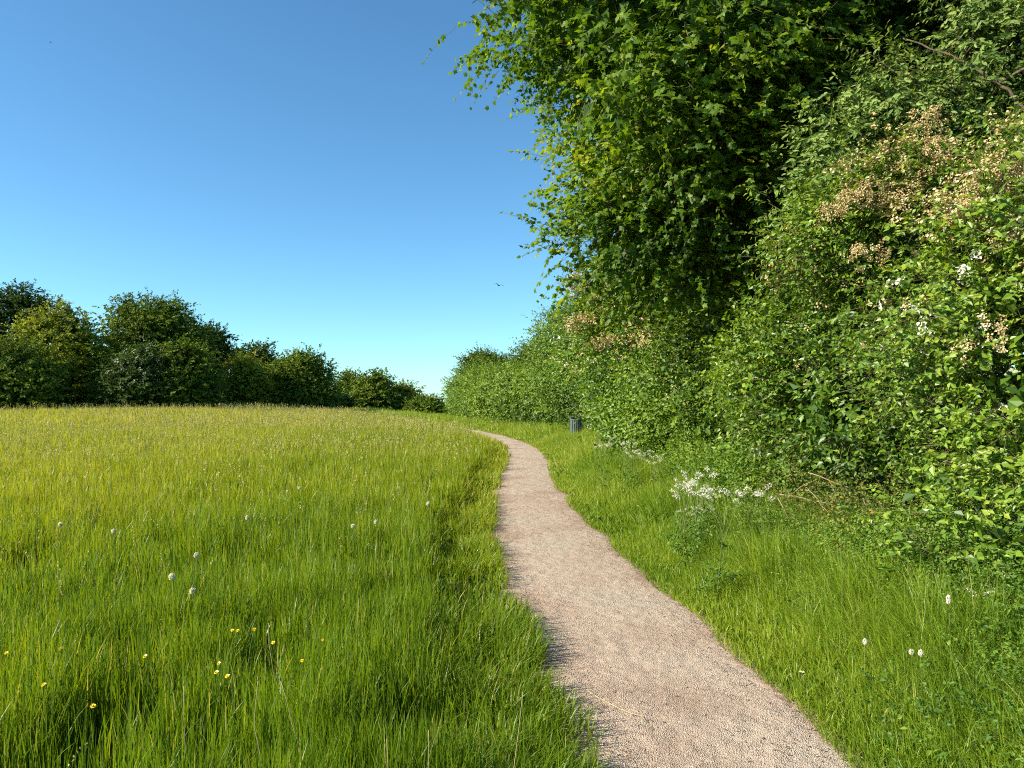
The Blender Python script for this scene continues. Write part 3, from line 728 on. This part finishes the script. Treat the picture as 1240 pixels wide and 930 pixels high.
# verge right of the path
gv = Geo()
for (y0, y1, dens, wd, seg) in [(1.5, 5, 5600, .0054, 3), (5, 9, 3600, .0072, 3), (9, 16, 1800, .0105, 3), (16, 30, 900, .015, 2), (30, 55, 330, .028, 2), (55, 85, 120, .05, 2)]:
    x, y = scatter(r, y0, y1, dens, 1)
    o = path_off(x, y); edge = half_w(y) - .02 + (noise2(y, y * 0, 1.2, 8) - .5) * .22
    ok = o > edge; x, y, o, edge = x[ok], y[ok], o[ok], edge[ok]
    tus = noise2(x, y, 2.0, 51) * .55 + noise2(x, y, 6.0, 52) * .45
    ok = r.random(len(x)) < .15 + 1.5 * smooth(tus, .2, .75); x, y, o, edge, tus = x[ok], y[ok], o[ok], edge[ok], tus[ok]
    t_ = smooth(o - edge, .12, 1.25)
    tus = np.clip(tus + 1.1 * (noise2(x, y, .9, 53) - .5), 0, 1.3); h = (.055 + .05 * tus + t_ * (.20 + .42 * tus)) * r.uniform(.5, 1.25, len(x))
    pn = noise2(x, y, .5, 55) * .5 + noise2(x, y, 1.8, 56) * .5
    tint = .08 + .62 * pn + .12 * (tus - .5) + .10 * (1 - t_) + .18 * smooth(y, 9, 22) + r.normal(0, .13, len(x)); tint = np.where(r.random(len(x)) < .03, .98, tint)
    lean = np.abs(r.normal(.50, .40, len(x))); az = np.where(r.random(len(x)) < .5, r.normal(np.pi * .9, .8, len(x)), r.uniform(0, 2 * np.pi, len(x)))
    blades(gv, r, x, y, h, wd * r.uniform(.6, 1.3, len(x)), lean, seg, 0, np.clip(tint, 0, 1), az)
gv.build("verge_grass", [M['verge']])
tag(D.objects["verge_grass"], "soft green grass of the verge between path and hedge", "grass", kind="stuff")

# low herbs at the foot of the hedge
gu = Geo()
n = 6200
y = 2.8 + 21 * r.random(n) ** 1.5; x = 3.1 + r.normal(0, .32, n) + np.where(r.random(n) < .35, r.uniform(0, 1.7, n), 0) * (1 - smooth(y, 11, 13)) - .18 * smooth(-y, -8, -4) * r.random(n) - .25 * noise2(y, y * 0, .8, 60)
hh = (1 - .8 * smooth(x, 2.75, 3.0) * smooth(y, 6.7, 7.2) * smooth(-y, -9.6, -9.0)) * (.10 + .75 * smooth(x, 2.3, 3.5) * (.5 + .8 * noise2(x, y, 1.3, 62))) * r.uniform(.4, 1.2, n)
P = np.stack([x, y, ground_z(x, y) + hh], 1); N = nrm(np.stack([r.normal(-.6, .3, n), r.normal(-.2, .3, n), np.full(n, .8)], 1))
near = y < 9
foliage(gu, r, P[near], N[near], 4, 9, .030, .15, .10, 'lobed', 0, None, tbase=.5, tfield=(1.4, 61), up=.3)
foliage(gu, r, P[~near], N[~near], 3, 7, .055, .20, .12, 'kite', 0, None, tbase=.5, tfield=(1.4, 61), up=.3)
n = 200; y = r.uniform(2.4, 12, n); o = r.uniform(1.5, 2.6, n); x = path_x(y) + o; keep = noise2(x, y, 1.2, 66) > .5; x, y = x[keep], y[keep]; n = len(x)
P = np.stack([x, y, ground_z(x, y) + r.uniform(.08, .28, n)], 1); N = nrm(np.stack([r.normal(-.3, .3, n), r.normal(-.2, .3, n), np.full(n, .9)], 1))
foliage(gu, r, P, N, 3, 8, .024, .12, .08, 'long', 0, None, tbase=.55, tfield=(1.4, 67), up=.3)
gu.build("undergrowth", [M['herb']])
tag(D.objects["undergrowth"], "low leafy herbs along the foot of the hedge", "undergrowth", kind="stuff")

# loose stones and crumbs of litter on the path
def crumbs(r, n, y0, y1, lo, hi, edge_bias):
    y = y0 + (y1 - y0) * r.random(n) ** 1.5
    u = r.uniform(-1, 1, n)
    if edge_bias: u = np.sign(u) * (1 - np.abs(r.normal(0, .18, n)))
    dxy = (path_x(y + .05) - path_x(y - .05)) / .1
    x = path_x(y) + u * (half_w(y) + .03) * np.sqrt(1 + dxy ** 2)
    s = r.uniform(lo, hi, n) * (1 + y * .03)
    c = np.stack([x, y, ground_z(x, y) + .012 * (1 - np.clip(u, -1, 1) ** 2) + s * .15], 1)
    O = np.array([(1, 0, 0), (-1, 0, 0), (0, 1, 0), (0, -1, 0), (0, 0, .7), (0, 0, -.7)])
    F = np.array([(0, 2, 4), (2, 1, 4), (1, 3, 4), (3, 0, 4), (2, 0, 5), (1, 2, 5), (3, 1, 5), (0, 3, 5)])
    a = r.uniform(0, 6.3, n); ca, sa = np.cos(a), np.sin(a)
    L = O[None] * (s[:, None, None] * r.uniform(.5, 1.2, (n, 6, 1)))
    V = np.stack([L[..., 0] * ca[:, None] - L[..., 1] * sa[:, None], L[..., 0] * sa[:, None] + L[..., 1] * ca[:, None], L[..., 2]], 2) + c[:, None]
    return V.reshape(-1, 3), (F[None] + (np.arange(n) * 6)[:, None, None]).reshape(-1, 3), np.repeat(r.random(n), 6)
M['stone'] = leafmat("loose_stones", [(0, (.22, .17, .14)), (.2, (.36, .28, .22)), (.8, (.46, .37, .29)), (1, (.62, .56, .49))], .85, .2, 0)
g = Geo(); V, T, a = crumbs(r, 26000, 2.6, 13, .0016, .0042, False); g.add(V, T, 0, a); g.build("gravel", [M['stone']]); tag(D.objects["gravel"], "loose pinkish grey gravel on the path", "gravel", kind="stuff")
g = Geo(); n = 7500
y = 2.6 + 14 * r.random(n) ** 1.4; sd = np.where(r.random(n) < .5, -1, 1); u = sd * (half_w(y) + .05 - np.abs(r.normal(0, .15, n)))
fr = r.random(n) < .12; u = np.where(fr, r.uniform(-.5, .5, n), u)
x = path_x(y) + u; P = np.stack([x, y, ground_z(x, y) + .016], 1)
place_leaves(g, P, np.stack([r.normal(size=n), r.normal(size=n), r.normal(0, .1, n)], 1), np.stack([r.normal(0, .3, n), r.normal(0, .3, n), np.ones(n)], 1), r.uniform(.006, .022, n), 'long', 0, r.random(n))
g.build("leaf_litter", [M['dead']]); tag(D.objects["leaf_litter"], "reddish brown crumbs of dead leaf along the path edges", "litter", kind="stuff")

# ------------------------------------------------------------------ copies
def copy_tree(o, parent=None):
    c = o.copy(); C.collection.objects.link(c); c.parent = parent
    for ch in list(o.children): copy_tree(ch, c)
    return c

# ------------------------------------------------------------------ cow parsley
def cow_parsley(seed, h, nu):
    r = np.random.default_rng(seed)
    t = thing("cow_parsley", "x", "plant", (0, 0, 0), "white cow parsley along the hedge foot")
    g = Geo(); main = bend((0, 0, 0), (r.normal(0, .08), r.normal(0, .08), h * .72), 7, .04, seed); V, T = tube(main, np.linspace(.006, .0035, 7), 5); g.add(V, T, 0, .3)
    heads = []
    for k in range(nu):
        s = main[int(r.integers(3, 7))]; a = r.uniform(0, 6.28); e = s + np.array([math.cos(a) * .20, math.sin(a) * .20, 0]) * r.uniform(.5, 1.2) + UP * (h - s[2]) * r.uniform(.75, 1.05)
        P = bend(s, e, 5, .05, seed + k); V, T = tube(P, np.linspace(.0035, .002, 5), 4); g.add(V, T, 0, .4); heads.append((e, nrm(e - P[-2])))
    g.build("stem", [M['stem']], t)
    g = Geo(); n = 9; P = main[r.integers(0, 5, n)] + r.normal(0, .03, (n, 3)); P[:, 2] = np.maximum(P[:, 2], .05); a = r.uniform(0, 6.28, n)
    N = nrm(np.stack([np.cos(a), np.sin(a), np.full(n, .5)], 1))
    foliage(g, r, P, N, 3, 12, .055, .26, .05, 'long', 0, None, tbase=.5, droop=.4); g.build("foliage", [M['herb']], t)
    for (e, d) in heads:
        g = Geo(); k = int(r.integers(9, 13)); a = np.arange(k) * 2.4; rad = .046 * np.sqrt((np.arange(k) + .5) / k)
        tl = r.normal(0, .35, 2) + np.array([-.2, -.2]); ox, oy = np.cos(a) * rad, np.sin(a) * rad; pts = e + np.stack([ox, oy, .045 - rad ** 2 * 9 + ox * tl[0] + oy * tl[1] + r.normal(0, .004, k)], 1)
        place_twigs(g, np.repeat(e[None], k, 0), pts, .001, 1, .6)
        blossoms(g, r, pts, nrm(pts - e + np.array([0, 0, .01])), 9, .012, .0042, 0, .7, .15)
        g.build("flower_head", [M['blossom_white'], M['stem']], t)
    return t
protos = [cow_parsley(200 + i, (.75, .85, .95, .65)[i], (5, 6, 7, 4)[i]) for i in range(4)]
cp = []
def cps(n, px0, px1, py0, py1, slope, lab, hmin=.5, hmax=.85):
    for i in range(n):
        u = r.random(); px = px0 + (px1 - px0) * u; py = py0 + (py1 - py0) * r.random() + slope * u
        h_ = r.uniform(hmin, hmax); Y = (CAM_H - h_ - .05) * 933 / (py - 485); p = wp(px, py, Y)
        cp.append((p[0], Y, float(p[2]), lab))
cps(26, 733, 800, 508, 540, 20, "white cow parsley in the thick patch right of the litter bin")
cps(11, 826, 922, 562, 592, 14, "white cow parsley in the patch nearer than the bin's patch, below the rounded bush")

cps(3, 1150, 1236, 690, 715, 5, "white-flowered plant among the leaves at the right edge", .35, .5)
cps(3, 815, 862, 606, 620, 5, "small white-flowered plant in the verge below the nearer cow parsley patch", .3, .45)
for i in range(11):
    Y = r.uniform(36, 43); px = 618 + 66 * (i + r.random()) / 11; p = wp(px, r.uniform(492, 506), Y); p[0] = max(p[0], float(path_x(Y)) + 1.9)
    cp.append((p[0], Y, float(p[2]), "distant white cow parsley at the hedge foot left of the litter bin"))
for i, (x_, y_, zt, lab) in enumerate(cp):
    o = protos[i] if i < 4 else copy_tree(protos[i % 4])
    hgt = (.75, .85, .95, .65)[i % 4]; g0 = float(ground_z(x_, y_))
    s = min(max((zt - g0) / hgt, .35), 1.5)
    o.location = (x_, y_, g0 - .01); o.scale = (min(max(s, .45), .75),) * 2 + (s,); o.rotation_euler = (0, 0, r.uniform(0, 6.28)); o["label"] = lab

# ------------------------------------------------------------------ dandelion clocks, buttercups, daisies
def dandelion():
    rr = np.random.default_rng(5)
    t = thing("dandelion_clock", "x", "flower", (0, 0, 0), "dandelion clocks in the grass")
    g = Geo(); V, T = tube(bend((0, 0, 0), (.01, .0, .40), 7, .03, 4), .0024, 6); g.add(V, T, 0, .7); g.build("stem", [M['stem']], t)
    g = Geo(); n = 150; d = nrm(rr.normal(size=(n, 3))); c = np.array([.01, 0, .40])
    place_twigs(g, np.repeat(c[None], n, 0), c + d * .021, .0004, 0, .5)
    blossoms(g, rr, c + d * .019, d, 2, .003, .0045, 0, .6); h = g.build("seed_head", [M['clock']], t)
    g = Geo(); V, T = tube([c + UP * -.006, c, c + UP * .006], [.003, .006, .003], 7); g.add(V, T); g.build("core", [M['clock_core']], h)
    return t
dl = [(240, 671, "larger white dandelion clock, uppermost of three in the near left meadow"), (211, 697, "faint ragged dandelion clock, leftmost of three in the near left meadow"), (238, 714, "white dandelion clock, lowest of three in the near left meadow"),
      (78, 634, "dandelion clock far to the left, left of the pale leaning stalk"), (142, 642, "dandelion clock beside the pale leaning stalk on the left"), (8, 589, "dandelion clock at the left edge of the photo"),
      (301, 626, "small dandelion clock right of the near three"), (429, 636, "dandelion clock, left one of the pair in mid-meadow"), (458, 631, "bright dandelion clock, right one of the pair in mid-meadow"),
      (521, 609, "small dandelion clock near the dark gap by the meadow's edge"), (350, 594, "tiny dandelion clock farther back, left of two close ones"), (364, 590, "tiny dandelion clock farther back, right of two close ones"),
      (1147, 727, "dandelion clock on a tall stem before the hedge's dark gap"), (1103, 787, "dandelion clock low in the right verge, left of a close pair"), (1115, 788, "dandelion clock low in the right verge, right of a close pair"), (1047, 774, "ragged dandelion clock in the right verge, left of the close pair")]
d0 = dandelion()
for i, (px, py, lab) in enumerate(dl):
    hgt = .40 if px < 700 else .30
    hgt *= 1 + .1 * math.sin(i * 2.3)
    if px == 1147: hgt = .5
    Y = (CAM_H - hgt) * 933 / (py - 485); p = wp(px, py, Y)
    if 700 > px: Y = Y
    o = d0 if i == 0 else copy_tree(d0)
    g0 = float(ground_z(p[0], Y)); s = hgt / .40
    o.location = (p[0] - .01, Y, g0); hw = .95 if px < 700 else .56; o.scale = (hw, hw, s); o.rotation_euler = (0, 0, i * 1.1); o["label"] = lab

def flower(name, group, h, pr, mat, cup, n=5):
    t = thing(name, "x", "flower", (0, 0, 0), group)
    g = Geo(); V, T = tube(bend((0, 0, 0), (0, .01, h), 6, .04, 9), .0013, 5); g.add(V, T, 0, .3); g.build("stem", [M['stem']], t)
    g = Geo(); a = np.arange(n) * 2 * np.pi / n; ax = np.stack([np.cos(a), np.sin(a), np.full(n, cup)], 1); nn_ = np.stack([-np.cos(a) * cup, -np.sin(a) * cup, np.ones(n)], 1)
    place_leaves(g, np.repeat(np.array([[0, .01, h]]), n, 0), ax, nn_, np.full(n, pr), 'lobed', 0, np.full(n, .6)); 
    if n == 5:
        g = Geo(); blossoms(g, np.random.default_rng(4), np.array([[0, .01, h]]), UP[None], 1, .0001, pr * .9, 0, .6)
        blossoms(g, np.random.default_rng(6), np.array([[.001, .012, h + .001]]), UP[None], 1, .0001, pr * .8, 0, .6)
    g.build("petals", [mat], t)
    g = Geo(); V, T = tube([(0, .01, h - .002), (0, .01, h + .003), (0, .01, h + .005)], [.002, .0035, .001], 6); g.add(V, T); g.build("centre", [M['yellow_petal']], t)
    return t
b0 = flower("buttercup", "yellow buttercups in the meadow", .36, .0115, M['yellow_petal'], .6)
bc = [(291, 752, "yellow buttercup, left one of three close together in the near meadow"), (297, 751, "yellow buttercup, middle one of three close together in the near meadow"), (301, 752, "yellow buttercup, right one of three close together in the near meadow"),
      (280, 790, "yellow buttercup, upper one of a near pair"), (278, 799, "yellow buttercup, lower one of a near pair"), (349, 763, "lone yellow buttercup right of the leaning stalk"), (382, 766, "yellow buttercup at the right of the flowering patch"),
      (367, 786, "dull yellow buttercup below the right end of the patch"), (305, 806, "small yellow buttercup right of the near pair"), (194, 778, "yellow buttercup left of the near pair, in denser grass"), (84, 775, "yellow buttercup in the left part of the meadow"),
      (24, 775, "yellow buttercup close to the left edge"), (115, 838, "yellow buttercup low in the left foreground grass"), (89, 812, "brownish yellow buttercup in the left foreground grass"), (233, 927, "yellow buttercup at the bottom edge"), (201, 577, "distant yellow flower in the open meadow")]
for i, (px, py, lab) in enumerate(bc):
    hgt = .38 + .04 * math.sin(i * 1.7)
    Y = (CAM_H - hgt) * 933 / (py - 485); p = wp(px, py, Y)
    o = b0 if i == 0 else copy_tree(b0)
    o.location = (p[0], Y, float(ground_z(p[0], Y))); s = hgt / .36; o.scale = (s, s, s); o.rotation_euler = (.28 + .1 * math.sin(i * 3.1), .12 * math.sin(i * 2.2), .5 * math.sin(i * 1.3)); o["label"] = lab
a0 = flower("daisy", "white daisies beside the path", .09, .014, M['blossom_white'], .12, 11)
da = [(722, 646), (726, 651), (731, 659), (719, 652), (969, 807), (772, 610), (782, 613)]
dlab = ["small white daisy on the verge by the path's right edge, topmost of four", "small white daisy on the verge, second of four by the path's right edge", "small white daisy on the verge, lowest of four by the path's right edge", "small white daisy on the verge, left one of four by the path's right edge",
        "single white daisy low on the right verge by itself", "white daisy in the verge above the four, left of a pair", "white daisy in the verge above the four, right of a pair"]
for i, (px, py) in enumerate(da):
    hgt = .10 if i < 5 else .25
    Y = (CAM_H - hgt - .02) * 933 / (py - 485); p = wp(px, py, Y); o = a0 if i == 0 else copy_tree(a0)
    o.location = (p[0], Y, float(ground_z(p[0], Y))); o.scale = (1.2, 1.2, hgt / .09); o["label"] = dlab[i]

# ------------------------------------------------------------------ dry stalks
def stalk(name, label, P, rad, head=None, group=None, cat="stalk"):
    P = np.asarray(P, float); b = P[0].copy()
    t = thing(name, label, cat, b, group)
    g = Geo(); V, T = tube(P, np.linspace(rad, rad * .55, len(P)), 6); g.add(V, T); g.build("stem", [M['straw']], t, b, True)
    if head:
        d = nrm(P[-1] - P[-2]); g = Geo(); V, T = tube([P[-1] - d * .004, P[-1] + d * head * .3, P[-1] + d * head], [rad * .8, rad * 2.1, rad * .8], 7); g.add(V, T); g.build("head", [M['clock_core'] if cat != "flower" else M['straw']], t, b, True)
    return t
def on_ground(px, py, dz=.0): 
    Y = (CAM_H - dz) * 933 / (py - 485); return wp(px, py, Y)
zz = .016
pts = [on_ground(px, py, zz) for px, py in ((711, 834), (722, 842), (735, 849), (750, 856), (764, 861), (775, 863), (780, 870))]
P = np.array(pts); P[:, 2] = .022 + .004 * np.sin(np.arange(7))
stalk("straw", "long bent straw lying on the gravel path", P, .0026, None, None, "straw")
sl_ = [((232, 847), (226, 826), "short stalk with a pale knob head in the left foreground"), ((320, 850), (315, 820), "upright stalk with a pale knob head, right of the short one"), ((362, 850), (342, 820), "leaning stalk with a pale knob head, rightmost of three"),
       ((338, 790), (327, 752), "pale leaning stalk above the buttercups"), ((430, 735), (436, 722), "bent pale stalk near the meadow's edge"), ((622, 880), (633, 835), "pale straw leaning in the short grass by the path"), ((526, 925), (520, 880), "dry stalk standing at the bottom of the meadow's edge"), ((466, 925), (470, 890), "dry grass stem at the bottom, left of the meadow's edge")]
for i, (a, b, lab) in enumerate(sl_):
    Y = 1.12 * 933 / (b[1] - 485)
    p1 = wp(b[0], b[1], Y); p0 = p1.copy(); p0[0] += (a[0] - b[0]) / 933 * Y * 1.6; p0[2] = float(ground_z(p0[0], Y)); p0[1] += .02
    if i in (5,): p0[2] = .05
    stalk("dry_stalk", lab, bend(p0, p1, 7, .03, 300 + i), .0019, .016 if i < 3 else None, "dry stalks in the meadow")

# ------------------------------------------------------------------ bare bramble canes under the hedge
t = thing("bramble", "bare tan canes with yellowing leaves in the gap under the hedge", "bush", (3.5, 8.2, 0))
for i, (a, b, Y0, Y1) in enumerate([((985, 570), (1090, 626), 8.0, 7.6), ((960, 600), (1000, 575), 8.6, 8.4), ((948, 600), (965, 632), 8.4, 8.2), ((985, 590), (1025, 640), 8.0, 7.7), ((1020, 618), (1085, 600), 7.7, 8.0), ((1135, 650), (1140, 682), 6.9, 6.7), ((950, 596), (1040, 622), 8.3, 7.9), ((1000, 560), (1020, 610), 8.1, 8.0), ((1050, 600), (1062, 640), 7.6, 7.5)]):
    V, T = tube(bend(wp(*a, Y0) - np.array([.12, .15, 0]), wp(*b, Y1) - np.array([.12, .15, 0]), 8, .04, 400 + i, .05), np.linspace(.006, .003, 8), 6)
    g = Geo(); g.add(V, T, 0, .95); g.build("cane", [M['twig']], t, (3.5, 8.2, 0), True)
g = Geo(); rr = np.random.default_rng(77); n = 170
P = np.stack([rr.uniform(2.85, 3.7, n), rr.uniform(6.6, 8.9, n), rr.uniform(.25, .85, n)], 1)
foliage(g, rr, P, nrm(np.stack([rr.normal(-.8, .3, n), rr.normal(-.5, .3, n), rr.normal(.3, .3, n)], 1)), 3, 7, .036, .18, .10, 'lobed', 0, 1, tbase=.42)
g.build("foliage", [M['yellowing'], M['twig']], t, (3.5, 8.2, 0))

# ------------------------------------------------------------------ slatted litter bin
bp = wp(697.5, 510, 29.5); bx, by = bp[0], bp[1]; bz = float(ground_z(bx, by))
t = thing("litter_bin", "grey-green slatted litter bin at the foot of the hedge", "bin", (bx, by, bz))
M['bin'] = plain("bin_paint", (.085, .115, .112), .55, .35, .2, 12)
M['bin_dark'] = plain("bin_liner", (.02, .024, .024), .6, .3)
g = Geo(); V, T = tube([(0, 0, .10), (0, 0, .74)], .205, 20); g.add(V, T); g.build("liner", [M['bin_dark']], t)
def boxv(sx, sy, z0, z1, bevel=.006):
    xs = [-sx / 2, sx / 2]; 
    ring = [(-sx/2+bevel, -sy/2), (sx/2-bevel, -sy/2), (sx/2, -sy/2+bevel), (sx/2, sy/2-bevel), (sx/2-bevel, sy/2), (-sx/2+bevel, sy/2), (-sx/2, sy/2-bevel), (-sx/2, -sy/2+bevel)]
    V = [(a, b, z) for z in (z0, z1) for a, b in ring]; T = []
    for j in range(8): k = (j + 1) % 8; T += [(j, k, k + 8), (j, k + 8, j + 8)]
    T += [(0, k + 1, k) for k in range(1, 7)] + [(8, 8 + k, 9 + k) for k in range(1, 7)]
    return np.array(V), np.array(T)
for k in range(18):
    a = k * 2 * math.pi / 18; V, T = boxv(.018, .056, .07, .80); ca, sa = math.cos(a), math.sin(a)
    V = np.stack([V[:, 0] * ca - V[:, 1] * sa + .228 * ca, V[:, 0] * sa + V[:, 1] * ca + .228 * sa, V[:, 2]], 1)
    g = Geo(); g.add(V, T); g.build("slat", [M['bin']], t)
def ringv(r0, r1, z0, z1, n=28):
    th = np.arange(n) * 2 * np.pi / n; V = []
    for rr_, zz_ in ((r0, z0), (r1, z0), (r1, z1), (r0, z1)): V += [(rr_ * math.cos(q), rr_ * math.sin(q), zz_) for q in th]
    T = []
    for s in range(4):
        for j in range(n):
            a, b = s * n + j, s * n + (j + 1) % n; c, d = ((s + 1) % 4) * n + j, ((s + 1) % 4) * n + (j + 1) % n; T += [(a, b, d), (a, d, c)]
    return np.array(V), np.array(T)
V, T = ringv(.19, .248, .803, .835); g = Geo(); g.add(V, T); g.build("rim", [M['bin']], t)
V, T = tube([(0, 0, -.02), (0, 0, .098)], .14, 16); g = Geo(); g.add(V, T); g.build("base", [M['bin_dark']], t)
for a in (.6, 2.7, 4.8):
    V, T = tube([(.218 * math.cos(a), .218 * math.sin(a), .836), (.218 * math.cos(a), .218 * math.sin(a), .925)], .008, 6); g = Geo(); g.add(V, T); g.build("lid_post", [M['bin']], t)
V, T = tube([(0, 0, .926), (0, 0, .945), (0, 0, .972)], [.255, .25, .08], 24); g = Geo(); g.add(V, T); g.build("lid", [M['bin_dark']], t)

# ------------------------------------------------------------------ birds
M['bird'] = plain("dark_feathers", (.02, .02, .022), .7, .2)
def bird(label, px, py, Y, span, roll, head):
    p = wp(px, py, Y); t = thing("bird", label, "bird", p, "birds in the sky")
    g = Geo(); L = span * .42
    V, T = tube([(-L * .5, 0, 0), (-L * .32, 0, .0), (-L * .05, 0, 0), (L * .22, 0, .01 * span), (L * .36, 0, .03 * span), (L * .5, 0, .02 * span)], [L * .02, L * .07, L * .14, L * .12, L * .08, L * .01], 10); g.add(V, T)
    V = np.array([(-L * .75, -L * .16, 0), (-L * .75, L * .16, 0), (-L * .3, 0, L * .02), (-L * .3, 0, -L * .03)]); g.add(V, [(0, 1, 2), (1, 0, 3), (0, 2, 3), (2, 1, 3)])
    for s in (-1, 1):
        prof = [(0.05, .14, 0), (.5, .16, .14), (1.0, .02, .06)]; V = []
        for f, c, z in prof:
            yy = s * f * span / 2
            V += [(L * .22 - f * L * .1, yy, z * span + .008 * span), (L * .22 - f * L * .15 - c * span * 1.1, yy, z * span), (L * .2 - f * L * .1, yy, z * span - .008 * span)]
        T = []
        for i in range(2):
            for j in range(3):
                a, b = i * 3 + j, i * 3 + (j + 1) % 3; T += [(a, b, b + 3), (a, b + 3, a + 3)]
        T += [(0, 2, 1), (6, 7, 8)]
        g.add(V, T)
    o = g.build("body", [M['bird']], t); t.rotation_euler = (roll, -.2, head)
bird("dark bird in flight left of the hedge, the largest of the birds", 604, 345, 60, .85, .30, 1.2)
bird("tiny dark bird high in the upper left corner of the sky", 56, 47, 110, .55, .2, .2)
bird("faintest bird, a speck high in the middle of the sky", 412, 161, 130, .35, .9, 1.5)
